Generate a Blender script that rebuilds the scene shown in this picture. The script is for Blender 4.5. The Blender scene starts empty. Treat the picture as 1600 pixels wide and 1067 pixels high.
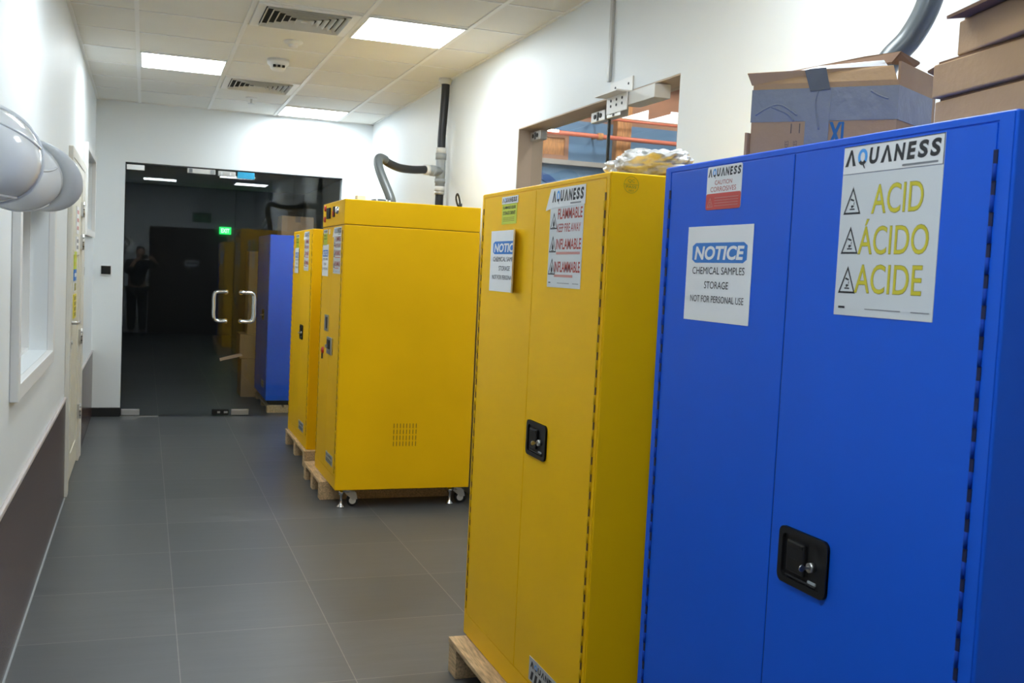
import bpy, bmesh, math, random
from mathutils import Vector, Matrix, noise
random.seed(7)
scene = bpy.context.scene
COL = scene.collection

# ---------------------------------------------------------------- camera, world, exposure
F_PX, YAW, PITCH, ROLL, CAM_H = 1594.47, 0.347829, 0.0660244, 0.0476438, 1.49
cy, sy, cp, sp = math.cos(YAW), math.sin(YAW), math.cos(PITCH), math.sin(PITCH)
fwd = Vector((sy*cp, cy*cp, -sp)); rgt = Vector((cy, -sy, 0)); upv = rgt.cross(fwd)
c_, s_ = math.cos(ROLL), math.sin(ROLL)
r2 = c_*rgt + s_*upv; u2 = -s_*rgt + c_*upv
cam_data = bpy.data.cameras.new('camera'); cam = bpy.data.objects.new('camera', cam_data); COL.objects.link(cam)
cam.matrix_world = Matrix(((r2.x, u2.x, -fwd.x, 0), (r2.y, u2.y, -fwd.y, 0), (r2.z, u2.z, -fwd.z, CAM_H), (0, 0, 0, 1)))
cam_data.sensor_width = 36; cam_data.lens = F_PX/1600*36; cam_data.clip_start = 0.02; cam_data.clip_end = 100
cam_data.dof.use_dof = True; cam_data.dof.focus_distance = 3.3; cam_data.dof.aperture_fstop = 10.0
scene.camera = cam
world = bpy.data.worlds.new('world'); scene.world = world; world.use_nodes = True
world.node_tree.nodes['Background'].inputs[0].default_value = (0.5, 0.6, 0.7, 1)
world.node_tree.nodes['Background'].inputs[1].default_value = 0.02
scene.view_settings.view_transform = 'Standard'
scene.view_settings.look = 'None'
scene.view_settings.gamma = 1
scene.view_settings.use_curve_mapping = False
scene.view_settings.exposure = 1.14
PANEL_EMIT = 11.0          # ceiling light panels
HALL_EMIT = 42.0           # added lights and glowing bars in the hall behind the right-hand glass door

# ---------------------------------------------------------------- room dimensions
XL, XR, YF, ZC = -0.441, 2.083, 10.046, 2.886
YB = -1.25                 # wall behind the camera
YE = 21.0                  # end of the dark room beyond the glass door

# ---------------------------------------------------------------- materials
def mat(name, col, rough=0.5, metal=0.0, spec=0.5, emit=None, noise_amt=0.0, noise_scale=8.0, bump=0.0, bump_scale=60.0, coat=0.0, stretch=None):
    m = bpy.data.materials.new(name); m.use_nodes = True
    nt = m.node_tree; b = nt.nodes['Principled BSDF']
    b.inputs['Base Color'].default_value = (*col, 1); b.inputs['Roughness'].default_value = rough
    b.inputs['Metallic'].default_value = metal; b.inputs['Specular IOR Level'].default_value = spec
    b.inputs['Coat Weight'].default_value = coat
    if emit: b.inputs['Emission Color'].default_value = (*emit[0], 1); b.inputs['Emission Strength'].default_value = emit[1]
    if noise_amt or bump:
        tc = nt.nodes.new('ShaderNodeTexCoord'); mp = nt.nodes.new('ShaderNodeMapping')
        nt.links.new(tc.outputs['Object'], mp.inputs['Vector'])
        if stretch: mp.inputs['Scale'].default_value = stretch
    if noise_amt:
        n = nt.nodes.new('ShaderNodeTexNoise'); n.inputs['Scale'].default_value = noise_scale; n.inputs['Detail'].default_value = 6
        r = nt.nodes.new('ShaderNodeValToRGB')
        r.color_ramp.elements[0].position = 0.3; r.color_ramp.elements[1].position = 0.7
        r.color_ramp.elements[0].color = (*[max(0, c*(1-noise_amt)) for c in col], 1)
        r.color_ramp.elements[1].color = (*[min(1, c*(1+noise_amt)) for c in col], 1)
        nt.links.new(mp.outputs[0], n.inputs['Vector']); nt.links.new(n.outputs['Fac'], r.inputs['Fac']); nt.links.new(r.outputs['Color'], b.inputs['Base Color'])
    if bump:
        n2 = nt.nodes.new('ShaderNodeTexNoise'); n2.inputs['Scale'].default_value = bump_scale; n2.inputs['Detail'].default_value = 4
        bp = nt.nodes.new('ShaderNodeBump'); bp.inputs['Strength'].default_value = bump; bp.inputs['Distance'].default_value = 0.01
        nt.links.new(mp.outputs[0], n2.inputs['Vector']); nt.links.new(n2.outputs['Fac'], bp.inputs['Height']); nt.links.new(bp.outputs['Normal'], b.inputs['Normal'])
    return m

def glass_mat(name, tint, refl=1.8):
    m = bpy.data.materials.new(name); m.use_nodes = True; nt = m.node_tree; nt.nodes.clear()
    out = nt.nodes.new('ShaderNodeOutputMaterial'); mix = nt.nodes.new('ShaderNodeMixShader')
    tr = nt.nodes.new('ShaderNodeBsdfTransparent'); tr.inputs[0].default_value = (*tint, 1)
    gl = nt.nodes.new('ShaderNodeBsdfGlossy'); gl.inputs['Roughness'].default_value = 0.0; gl.inputs[0].default_value = (0.97, 1, 1, 1)
    geo = nt.nodes.new('ShaderNodeNewGeometry'); dot = nt.nodes.new('ShaderNodeVectorMath'); dot.operation = 'DOT_PRODUCT'
    def M(op, a, b=None):
        n = nt.nodes.new('ShaderNodeMath'); n.operation = op
        for i, v in enumerate((a, b)):
            if v is None: continue
            if isinstance(v, (int, float)): n.inputs[i].default_value = v
            else: nt.links.new(v, n.inputs[i])
        return n.outputs[0]
    nt.links.new(geo.outputs['Normal'], dot.inputs[0]); nt.links.new(geo.outputs['Incoming'], dot.inputs[1])
    c = M('ABSOLUTE', dot.outputs['Value']); p = M('POWER', M('SUBTRACT', 1.0, c), 5.0)
    f = M('MINIMUM', M('MULTIPLY', M('ADD', M('MULTIPLY', p, 0.96), 0.04), refl), 1.0)
    nt.links.new(f, mix.inputs[0]); nt.links.new(tr.outputs[0], mix.inputs[1]); nt.links.new(gl.outputs[0], mix.inputs[2]); nt.links.new(mix.outputs[0], out.inputs[0])
    return m

def clear_mat(name):
    m = bpy.data.materials.new(name); m.use_nodes = True; nt = m.node_tree; nt.nodes.clear()
    out = nt.nodes.new('ShaderNodeOutputMaterial'); tr = nt.nodes.new('ShaderNodeBsdfTransparent'); tr.inputs[0].default_value = (0.98, 0.99, 0.99, 1)
    nt.links.new(tr.outputs[0], out.inputs[0]); return m

def floor_mat():
    m = mat('slate_floor_tile', (0.06, 0.065, 0.07), 0.34, spec=0.5); nt = m.node_tree; b = nt.nodes['Principled BSDF']
    tc = nt.nodes.new('ShaderNodeTexCoord'); mp = nt.nodes.new('ShaderNodeMapping')
    mp.inputs['Location'].default_value = (-0.152, -5.36+0.6*20, 0); nt.links.new(tc.outputs['Object'], mp.inputs['Vector'])
    br = nt.nodes.new('ShaderNodeTexBrick'); br.offset = 0.0; br.squash = 1.0
    br.inputs['Scale'].default_value = 1.0; br.inputs['Brick Width'].default_value = 0.6; br.inputs['Row Height'].default_value = 0.6
    br.inputs['Mortar Size'].default_value = 0.0022; br.inputs['Mortar Smooth'].default_value = 0.2; br.inputs['Bias'].default_value = 0
    br.inputs['Color1'].default_value = (0.066, 0.071, 0.076, 1); br.inputs['Color2'].default_value = (0.084, 0.087, 0.09, 1); br.inputs['Mortar'].default_value = (0.18, 0.17, 0.16, 1)
    nt.links.new(mp.outputs[0], br.inputs['Vector'])
    mp2 = nt.nodes.new('ShaderNodeMapping'); mp2.inputs['Scale'].default_value = (1.2, 7, 1); nt.links.new(tc.outputs['Object'], mp2.inputs['Vector'])
    n = nt.nodes.new('ShaderNodeTexNoise'); n.inputs['Scale'].default_value = 2.2; n.inputs['Detail'].default_value = 8; n.inputs['Roughness'].default_value = 0.62; n.inputs['Distortion'].default_value = 0.6
    nt.links.new(mp2.outputs[0], n.inputs['Vector'])
    r = nt.nodes.new('ShaderNodeValToRGB'); r.color_ramp.elements[0].position = 0.3; r.color_ramp.elements[1].position = 0.75
    r.color_ramp.elements[0].color = (0.8, 0.8, 0.8, 1); r.color_ramp.elements[1].color = (1.25, 1.24, 1.22, 1); nt.links.new(n.outputs['Fac'], r.inputs['Fac'])
    mx = nt.nodes.new('ShaderNodeMix'); mx.data_type = 'RGBA'; mx.blend_type = 'MULTIPLY'; mx.inputs[0].default_value = 1
    nt.links.new(br.outputs['Color'], mx.inputs[6]); nt.links.new(r.outputs['Color'], mx.inputs[7]); nt.links.new(mx.outputs[2], b.inputs['Base Color'])
    rr = nt.nodes.new('ShaderNodeMapRange'); rr.inputs[3].default_value = 0.30; rr.inputs[4].default_value = 0.46; nt.links.new(n.outputs['Fac'], rr.inputs[0]); nt.links.new(rr.outputs[0], b.inputs['Roughness'])
    bp = nt.nodes.new('ShaderNodeBump'); bp.inputs['Strength'].default_value = 0.12; bp.inputs['Distance'].default_value = 0.004
    nt.links.new(n.outputs['Fac'], bp.inputs['Height']); nt.links.new(bp.outputs['Normal'], b.inputs['Normal'])
    return m

def wainscot_mat():
    m = mat('brown_wall_tile', (0.05, 0.03, 0.028), 0.22, spec=0.2); nt = m.node_tree; b = nt.nodes['Principled BSDF']
    tc = nt.nodes.new('ShaderNodeTexCoord'); sx = nt.nodes.new('ShaderNodeSeparateXYZ'); cb = nt.nodes.new('ShaderNodeCombineXYZ')
    nt.links.new(tc.outputs['Object'], sx.inputs[0]); nt.links.new(sx.outputs['Y'], cb.inputs[0]); nt.links.new(sx.outputs['Z'], cb.inputs[1])
    mp = nt.nodes.new('ShaderNodeMapping'); mp.inputs['Location'].default_value = (0.07+6.0, 0.01+0.62, 0); nt.links.new(cb.outputs[0], mp.inputs['Vector'])
    br = nt.nodes.new('ShaderNodeTexBrick'); br.offset = 0.0; br.inputs['Scale'].default_value = 1; br.inputs['Brick Width'].default_value = 0.6; br.inputs['Row Height'].default_value = 0.64
    br.inputs['Mortar Size'].default_value = 0.0025; br.inputs['Color1'].default_value = (0.075, 0.040, 0.034, 1); br.inputs['Color2'].default_value = (0.084, 0.046, 0.039, 1); br.inputs['Mortar'].default_value = (0.016, 0.011, 0.011, 1)
    nt.links.new(mp.outputs[0], br.inputs['Vector']); nt.links.new(br.outputs['Color'], b.inputs['Base Color'])
    return m

def wood_mat(name, col, scale=(1, 1, 1)):
    return mat(name, col, 0.7, noise_amt=0.35, noise_scale=9, stretch=scale, bump=0.25, bump_scale=40)

M = dict(
    wall=mat('white_wall_paint', (0.81, 0.85, 0.87), 0.5, bump=0.03, bump_scale=90, noise_amt=0.02, noise_scale=1.2),
    ceil=mat('ceiling_tile', (0.80, 0.79, 0.74), 0.85, bump=0.15, bump_scale=220, noise_amt=0.03, noise_scale=2),
    grid=mat('ceiling_grid_white', (0.86, 0.86, 0.84), 0.45),
    white_metal=mat('white_metal', (0.82, 0.82, 0.81), 0.4),
    louvre=mat('vent_louvre_white', (0.70, 0.69, 0.64), 0.5),
    dark=mat('dark_cavity', (0.012, 0.012, 0.012), 0.8),
    panel=mat('panel_diffuser', (0.9, 0.9, 0.9), 0.5, emit=((0.86, 0.95, 1.0), PANEL_EMIT)),
    panel_dim=mat('panel_diffuser_dim', (0.9, 0.9, 0.9), 0.5, emit=((0.9, 0.96, 1.0), 1.3)),  # glow of the panel added for the mirrored strip in the far glass
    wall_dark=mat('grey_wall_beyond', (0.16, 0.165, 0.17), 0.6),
    floor=floor_mat(), tile=wainscot_mat(),
    cap=mat('tile_edge_cap', (0.55, 0.50, 0.48), 0.4),
    skirting=mat('black_skirting', (0.012, 0.013, 0.014), 0.35),
    glass=glass_mat('door_glass', (0.95, 0.98, 0.97), 1.75), clear=clear_mat('glass_back_face'),
    glass2=glass_mat('side_door_glass', (0.93, 0.95, 0.94), 1.0),
    pane=glass_mat('window_pane', (0.35, 0.36, 0.37), 1.2),
    chrome=mat('chrome', (0.80, 0.80, 0.80), 0.12, 1.0),
    steel=mat('brushed_steel', (0.58, 0.58, 0.57), 0.33, 1.0),
    silver=mat('silver_plate', (0.62, 0.62, 0.62), 0.4, 0.4),
    black=mat('black_plastic', (0.010, 0.010, 0.011), 0.38, spec=0.35),
    black_gloss=mat('black_glass', (0.006, 0.006, 0.007), 0.1),
    yellow=mat('yellow_powder_coat', (0.96, 0.545, 0.001), 0.42, spec=0.22, noise_amt=0.03, noise_scale=2.5, bump=0.03, bump_scale=500),
    blue=mat('blue_powder_coat', (0.007, 0.112, 0.72), 0.42, spec=0.25, noise_amt=0.03, noise_scale=2.5, bump=0.03, bump_scale=500),
    hinge_y=mat('yellow_hinge', (0.62, 0.36, 0.004), 0.6, spec=0.15), hinge_b=mat('blue_hinge', (0.008, 0.055, 0.40), 0.6, spec=0.12),
    gap_y=mat('yellow_gap', (0.13, 0.058, 0.003), 0.7), gap_b=mat('blue_gap', (0.003, 0.008, 0.06), 0.7),
    wood=wood_mat('pallet_pine', (0.60, 0.41, 0.22), (14, 1.5, 14)),
    paper=mat('white_paper', (0.83, 0.84, 0.85), 0.55, noise_amt=0.02, noise_scale=6),
    sign_grey=mat('sign_vinyl', (0.68, 0.71, 0.73), 0.4),
    ink=mat('black_ink', (0.012, 0.014, 0.02), 0.5), ink_grey=mat('grey_ink', (0.22, 0.23, 0.25), 0.5),
    ink_red=mat('red_ink', (0.44, 0.06, 0.05), 0.5), ink_pink=mat('pale_red_ink', (0.62, 0.28, 0.26), 0.5),
    ink_yellow=mat('yellow_ink', (0.66, 0.58, 0.03), 0.5), ink_olive=mat('olive_ink', (0.34, 0.29, 0.02), 0.5),
    ink_blue=mat('blue_ink', (0.02, 0.19, 0.62), 0.45), ink_sky=mat('sky_blue_ink', (0.06, 0.35, 0.85), 0.45),
    red=mat('red_plastic', (0.55, 0.03, 0.02), 0.4), lime=mat('lime_label', (0.58, 0.68, 0.06), 0.5),
    helmet=mat('white_helmet_plastic', (0.84, 0.86, 0.87), 0.14, coat=0.4),
    hose=mat('black_rubber_hose', (0.014, 0.014, 0.017), 0.4), hose_grey=mat('grey_pvc_hose', (0.10, 0.115, 0.12), 0.3),
    pvc=mat('grey_pvc', (0.33, 0.36, 0.38), 0.4), pvc_white=mat('white_pvc', (0.72, 0.72, 0.70), 0.4),
    conduit=mat('grey_conduit', (0.52, 0.53, 0.53), 0.45),
    card=mat('corrugated_cardboard', (0.50, 0.31, 0.15), 0.8, noise_amt=0.07, noise_scale=5, bump=0.12, bump_scale=70),
    card_dark=mat('cardboard_edge', (0.22, 0.12, 0.065), 0.85, noise_amt=0.1, noise_scale=12),
    duct=mat('grey_duct_tape', (0.235, 0.245, 0.25), 0.4, bump=0.3, bump_scale=30), duct_dark=mat('dark_duct_tape', (0.06, 0.07, 0.09), 0.4),
    ink_teal=mat('teal_print', (0.01, 0.14, 0.30), 0.6), ink_brown=mat('brown_print', (0.13, 0.10, 0.08), 0.7),
    cream=mat('cream_door_paint', (0.72, 0.69, 0.58), 0.45), cream2=mat('cream_frame_paint', (0.70, 0.68, 0.62), 0.45),
    jamb=mat('beige_jamb', (0.62, 0.50, 0.40), 0.6),
    hall_blue=mat('hall_blue_paint', (0.11, 0.23, 0.42), 0.6, noise_amt=0.08, noise_scale=1.5), hall_navy=mat('hall_navy_paint', (0.03, 0.09, 0.28), 0.6),
    hall_brown=mat('hall_brown_board', (0.33, 0.17, 0.11), 0.6, noise_amt=0.15, noise_scale=3), hall_grey=mat('hall_concrete', (0.3, 0.3, 0.3), 0.8, noise_amt=0.1),
    timber=wood_mat('timber_post', (0.50, 0.25, 0.10), (10, 10, 1.2)), pipe_red=mat('red_pipe_paint', (0.60, 0.16, 0.10), 0.4),
    hall_lamp=mat('hall_lamp_diffuser', (0.9, 0.9, 0.9), 0.5, emit=((1.0, 0.93, 0.82), HALL_EMIT)),  # glow of the added hall lights and of the reflection bars
    brown_door=mat('brown_exit_door', (0.045, 0.025, 0.018), 0.4, noise_amt=0.2, noise_scale=6, stretch=(12, 12, 1)),
    exit_green=mat('exit_green', (0.01, 0.25, 0.05), 0.4, emit=((0.02, 0.9, 0.15), 0.7)), exit_dim=mat('exit_dim_green', (0.02, 0.16, 0.06), 0.4), exit_white=mat('exit_letters', (0.1, 0.5, 0.2), 0.4, emit=((0.5, 1.0, 0.6), 0.9)),
    tape=mat('brown_parcel_tape', (0.30, 0.22, 0.15), 0.35), blue_film=mat('blue_protective_film', (0.03, 0.33, 0.55), 0.2, bump=0.5, bump_scale=25),
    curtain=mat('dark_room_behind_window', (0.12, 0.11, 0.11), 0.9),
    skin=mat('skin', (0.42, 0.25, 0.17), 0.5), shirt=mat('dark_shirt', (0.02, 0.022, 0.03), 0.8), trousers=mat('dark_trousers', (0.02, 0.02, 0.022), 0.85), hair=mat('black_hair', (0.008, 0.007, 0.006), 0.5),
    shoe=mat('black_shoe', (0.01, 0.01, 0.01), 0.4),
)
def plastic_bag_mat():
    m = mat('clear_plastic_film', (0.58, 0.58, 0.57), 0.2, noise_amt=0.35, noise_scale=9); b = m.node_tree.nodes['Principled BSDF']
    b.inputs['Transmission Weight'].default_value = 0.0; b.inputs['Coat Weight'].default_value = 0.6; return m
M['bag'] = plastic_bag_mat()

# ---------------------------------------------------------------- mesh builder (world coordinates)
class MB:
    def __init__(self, *mats):
        self.bm = bmesh.new(); self.mats = list(mats)
    def mi(self, m):
        if m is None: m = self.mats[0] if self.mats else None
        if m not in self.mats: self.mats.append(m)
        return self.mats.index(m)
    def faces(self, vs, fs, m=None, smooth=False):
        i = self.mi(m); bv = [self.bm.verts.new(v) for v in vs]
        for f in fs:
            try:
                fc = self.bm.faces.new([bv[k] for k in f]); fc.material_index = i; fc.smooth = smooth
            except ValueError: pass
        return bv
    def box(self, x0, x1, y0, y1, z0, z1, m=None, bev=0.0, rot=None, seg=2):
        b = bmesh.new(); bmesh.ops.create_cube(b, size=1)
        for v in b.verts: v.co = Vector((x0+(v.co.x+.5)*(x1-x0), y0+(v.co.y+.5)*(y1-y0), z0+(v.co.z+.5)*(z1-z0)))
        if bev: bmesh.ops.bevel(b, geom=b.edges[:], offset=bev, segments=seg, affect='EDGES', profile=0.5)
        if rot:                                   # (axis, angle, pivot)
            R = Matrix.Rotation(rot[1], 3, rot[0]); pv = Vector(rot[2])
            for v in b.verts: v.co = R @ (v.co-pv) + pv
        self.add(b, m, smooth=False)
        return self
    def add(self, b, m=None, smooth=False):
        i = self.mi(m); mp = {}
        for v in b.verts: mp[v.index if False else v] = self.bm.verts.new(v.co)
        for f in b.faces:
            try:
                fc = self.bm.faces.new([mp[v] for v in f.verts]); fc.material_index = i; fc.smooth = smooth
            except ValueError: pass
        b.free(); return self
    def cyl(self, p0, p1, r0, r1=None, m=None, seg=20, cap=True, smooth=True):
        r1 = r0 if r1 is None else r1; p0, p1 = Vector(p0), Vector(p1); d = (p1-p0).normalized()
        a = d.orthogonal().normalized(); c = d.cross(a); i = self.mi(m)
        A, B = [], []
        for k in range(seg):
            t = 2*math.pi*k/seg; o = a*math.cos(t)+c*math.sin(t)
            A.append(self.bm.verts.new(p0+o*r0)); B.append(self.bm.verts.new(p1+o*r1))
        for k in range(seg):
            f = self.bm.faces.new((A[k], A[(k+1) % seg], B[(k+1) % seg], B[k])); f.material_index = i; f.smooth = smooth
        if cap:
            for L in (A[::-1], B):
                f = self.bm.faces.new(L); f.material_index = i
        return self
    def tube(self, pts, r, m=None, seg=16, sub=8, closed=False, ridge=0.0):
        P = catmull([Vector(p) for p in pts], sub) if sub > 1 else [Vector(p) for p in pts]
        i = self.mi(m); rings = []; up = None
        for k, p in enumerate(P):
            t = (P[min(k+1, len(P)-1)]-P[max(k-1, 0)]).normalized()
            if up is None: up = t.orthogonal().normalized()
            up = (up-t*up.dot(t)).normalized(); c = t.cross(up)
            rr = r*(1+ridge*(1 if k % 2 else -1))
            rings.append([self.bm.verts.new(p+(up*math.cos(2*math.pi*j/seg)+c*math.sin(2*math.pi*j/seg))*rr) for j in range(seg)])
        for a, b in zip(rings, rings[1:]):
            for j in range(seg):
                f = self.bm.faces.new((a[j], a[(j+1) % seg], b[(j+1) % seg], b[j])); f.material_index = i; f.smooth = True
        for L in (rings[0][::-1], rings[-1]):
            f = self.bm.faces.new(L); f.material_index = i
        return self
    def lathe(self, o, axis, prof, m=None, seg=28, smooth=True):
        o = Vector(o); d = Vector(axis).normalized(); a = d.orthogonal().normalized(); c = d.cross(a); i = self.mi(m); R = []
        for (r, h) in prof: R.append([self.bm.verts.new(o+d*h+(a*math.cos(2*math.pi*k/seg)+c*math.sin(2*math.pi*k/seg))*max(r, 1e-5)) for k in range(seg)])
        for A, B in zip(R, R[1:]):
            for k in range(seg):
                f = self.bm.faces.new((A[k], A[(k+1) % seg], B[(k+1) % seg], B[k])); f.material_index = i; f.smooth = smooth
        return self
    def prism(self, poly, o, u, v, th, m=None):
        """polygon (2D) in the plane o,u,v ; extruded by -th along the normal u x v"""
        o, u, v = Vector(o), Vector(u), Vector(v); n = u.cross(v)
        front = [o+u*p[0]+v*p[1] for p in poly]; back = [q-n*th for q in front]; k = len(poly)
        self.faces(front+back, [tuple(range(k)), tuple(range(2*k-1, k-1, -1))]+[(j, j+k, (j+1) % k+k, (j+1) % k) for j in range(k)], m); return self
    def ring(self, poly_out, poly_in, o, u, v, th, m=None):
        o, u, v = Vector(o), Vector(u), Vector(v); n = u.cross(v); k = len(poly_out)
        L = [o+u*p[0]+v*p[1] for p in poly_out]+[o+u*p[0]+v*p[1] for p in poly_in]; L += [q-n*th for q in L]
        fs = []
        for j in range(k):
            a, b = j, (j+1) % k
            fs += [(a, b, b+k, a+k), (a+2*k, a+3*k, b+3*k, b+2*k), (a, a+2*k, b+2*k, b), (a+k, b+k, b+3*k, a+3*k)]
        self.faces(L, fs, m); return self
    def text(self, s, o, u, v, w, h, m=None, bold=0.0, shear=0.0, warp=None):
        """lettering fitted in a w x h box whose lower left corner is o"""
        vs, fs = glyphs(s, bold, shear)
        if not vs: return self
        x0 = min(p[0] for p in vs); x1 = max(p[0] for p in vs); y0 = min(p[1] for p in vs); y1 = max(p[1] for p in vs)
        sx, sy2 = w/max(x1-x0, 1e-6), h/max(y1-y0, 1e-6); o, u, v = Vector(o), Vector(u), Vector(v)
        P = []
        for p in vs:
            a, b = (p[0]-x0)*sx, (p[1]-y0)*sy2
            P.append(warp(a, b) if warp else o+u*a+v*b)
        self.faces(P, fs, m); return self
    def build(self, name, parent=None, loc=None, label=None, smooth_angle=None):
        base = Vector(loc) if loc is not None else (world_loc(parent) if parent else Vector((0, 0, 0)))
        for v in self.bm.verts: v.co -= base
        bmesh.ops.recalc_face_normals(self.bm, faces=self.bm.faces[:]) if getattr(self, 'recalc', True) else None
        me = bpy.data.meshes.new(name); self.bm.to_mesh(me); self.bm.free()
        for m in self.mats: me.materials.append(m)
        o = bpy.data.objects.new(name, me); COL.objects.link(o)
        if parent:
            o.parent = parent
        else: o.location = base
        if label: o['label'] = label
        return o
def world_loc(o):
    l = Vector((0, 0, 0))
    while o: l += o.location; o = o.parent
    return l
def catmull(P, sub):
    out = []
    for k in range(len(P)-1):
        p0, p1, p2, p3 = P[max(k-1, 0)], P[k], P[k+1], P[min(k+2, len(P)-1)]
        for j in range(sub):
            t = j/sub; out.append(0.5*((2*p1)+(p2-p0)*t+(2*p0-5*p1+4*p2-p3)*t*t+(3*p1-p0-3*p2+p3)*t**3))
    out.append(P[-1]); return out
_gc = {}
def glyphs(s, bold=0.0, shear=0.0):
    k = (s, bold, shear)
    if k not in _gc:
        cu = bpy.data.curves.new('lettering', 'FONT'); cu.body = s; cu.offset = bold; cu.shear = shear; cu.resolution_u = 4; cu.fill_mode = 'FRONT'; cu.size = 1
        ob = bpy.data.objects.new('lettering_source', cu); me = bpy.data.meshes.new_from_object(ob)
        _gc[k] = ([tuple(v.co) for v in me.vertices], [tuple(p.vertices) for p in me.polygons])
        bpy.data.meshes.remove(me); bpy.data.objects.remove(ob); bpy.data.curves.remove(cu)
    return _gc[k]
def rrect(w, h, r, n=5):
    P = []
    for cx, cy_, a in ((w-r, r, -90), (w-r, h-r, 0), (r, h-r, 90), (r, r, 180)):
        for k in range(n+1):
            t = math.radians(a+90*k/n); P.append((cx+r*math.cos(t), cy_+r*math.sin(t)))
    return P
def tag(o, label, cat, group=None):
    o['label'] = label; o['category'] = cat
    if group: o['group'] = group
    return o
def thing(name, loc, label, cat, group=None):
    o = bpy.data.objects.new(name, None); o.empty_display_size = 0.1; COL.objects.link(o); o.location = loc
    return tag(o, label, cat, group)
def struct(o):
    o['kind'] = 'structure'; return o
def sroot(name, loc):
    o = bpy.data.objects.new(name, None); COL.objects.link(o); o.location = loc; return struct(o)
def copy_tree(o, parent=None, rename=None):
    c = o.copy(); COL.objects.link(c)
    if parent: c.parent = parent
    for ch in list(o.children): copy_tree(ch, c)
    return c

# ---------------------------------------------------------------- structure
def slab_with_holes(axis, p0, p1, a0, a1, z0, z1, holes, m, name):
    """wall slab: axis 'x' -> thickness along x (p0..p1), a along y ; axis 'y' -> thickness along y"""
    mb = MB(m)
    A = sorted({a0, a1, *[h[0] for h in holes], *[h[1] for h in holes]}); Z = sorted({z0, z1, *[h[2] for h in holes], *[h[3] for h in holes]})
    for i in range(len(A)-1):
        runs = []
        for j in range(len(Z)-1):
            ca, cz = (A[i]+A[i+1])/2, (Z[j]+Z[j+1])/2
            if any(h[0] < ca < h[1] and h[2] < cz < h[3] for h in holes): continue
            if runs and abs(runs[-1][1]-Z[j]) < 1e-9: runs[-1][1] = Z[j+1]
            else: runs.append([Z[j], Z[j+1]])
        for za, zb in runs:
            if axis == 'x': mb.box(p0, p1, A[i], A[i+1], za, zb)
            else: mb.box(A[i], A[i+1], p0, p1, za, zb)
    return struct(mb.build(name))
W1 = (4.04, 5.45, 1.01, 1.76); W2 = (8.34, 9.58, 1.68, 2.27); D3 = (6.78, 8.06, 0, 2.07)
slab_with_holes('x', XL-0.2, XL, YB, YF, 0, 3.0, [W1, W2, D3], M['wall'], 'wall_left')
D2 = (3.84, 5.81, 0, 2.358)
slab_with_holes('x', XR, XR+0.16, YB, YF+0.12, 0, 3.0, [D2], M['wall'], 'wall_right')
D1 = (-0.185, 1.80, 0, 2.343)
slab_with_holes('y', YF, YF+0.12, XL-0.2, XR, 0, 3.0, [D1], M['wall'], 'wall_far')
slab_with_holes('y', YB-0.15, YB, XL-0.2, XR+0.16, 0, 3.0, [], M['wall'], 'wall_back')
fl = MB(M['floor']); fl.box(-2.2, 9.0, YB-0.15, YE+0.1, -0.1, 0.0); struct(fl.build('floor'))
# rooms beyond the glass doors
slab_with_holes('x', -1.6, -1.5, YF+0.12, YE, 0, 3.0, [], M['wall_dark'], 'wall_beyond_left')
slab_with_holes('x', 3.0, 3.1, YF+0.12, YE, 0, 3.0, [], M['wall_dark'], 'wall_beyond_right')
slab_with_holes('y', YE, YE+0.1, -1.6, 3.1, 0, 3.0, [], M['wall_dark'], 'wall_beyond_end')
slab_with_holes('y', YF+0.121, YF+0.2, -1.6, XL-0.2, 0, 3.0, [], M['wall'], 'wall_beyond_front')

# ceiling slab + grid
cb = MB(M['ceil']); cb.box(XL-0.2, XR+0.16, YB-0.15, YF+0.12, ZC, ZC+0.12); ceiling = struct(cb.build('ceiling'))
cb = MB(M['ceil']); cb.box(-1.6, 3.1, YF+0.12, YE+0.1, ZC, ZC+0.12); struct(cb.build('ceiling_beyond'))
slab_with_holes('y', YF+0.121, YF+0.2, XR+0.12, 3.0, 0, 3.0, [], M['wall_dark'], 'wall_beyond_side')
GX0, GY0 = -0.0736, 6.315-0.6*12
g = MB(M['grid'])
for k in range(4):
    x = GX0+0.6*k; g.box(x-0.013, x+0.013, YB, YF, ZC-0.006, ZC)
for k in range(18):
    y = GY0+0.6*k
    if YB < y < YF: g.box(XL, XR, y-0.008, y+0.008, ZC-0.0045, ZC)
g.box(XL, XL+0.02, YB, YF, ZC-0.006, ZC); g.box(XR-0.02, XR, YB, YF, ZC-0.006, ZC); g.box(XL, XR, YF-0.02, YF, ZC-0.006, ZC)
o = g.build('ceiling_grid', ceiling); o['kind'] = 'structure'

# wainscot, cap, skirting
def wains(y0, y1):
    mb = MB(M['tile']); mb.box(XL, XL+0.012, y0, y1, 0, 0.60); return mb
wl = struct(wains(YB, 6.66).build('trim_1')); c = MB(M['cap']); c.box(XL, XL+0.017, YB, 6.66, 0.60, 0.622, bev=0.006); o = struct(c.build('tile_cap', wl))
wl = struct(wains(8.14, YF).build('trim_2')); c = MB(M['cap']); c.box(XL, XL+0.015, 8.14, YF, 0.60, 0.612, bev=0.004); o = struct(c.build('tile_cap', wl))
b = MB(M['skirting']); b.box(XL+0.012, D1[0], YF-0.012, YF, 0, 0.085, bev=0.003); struct(b.build('baseboard_far'))
b = MB(M['pvc']); b.box(XL+0.012, XL+0.019, YB, 6.66, 0, 0.006); struct(b.build('baseboard_left'))

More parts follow.
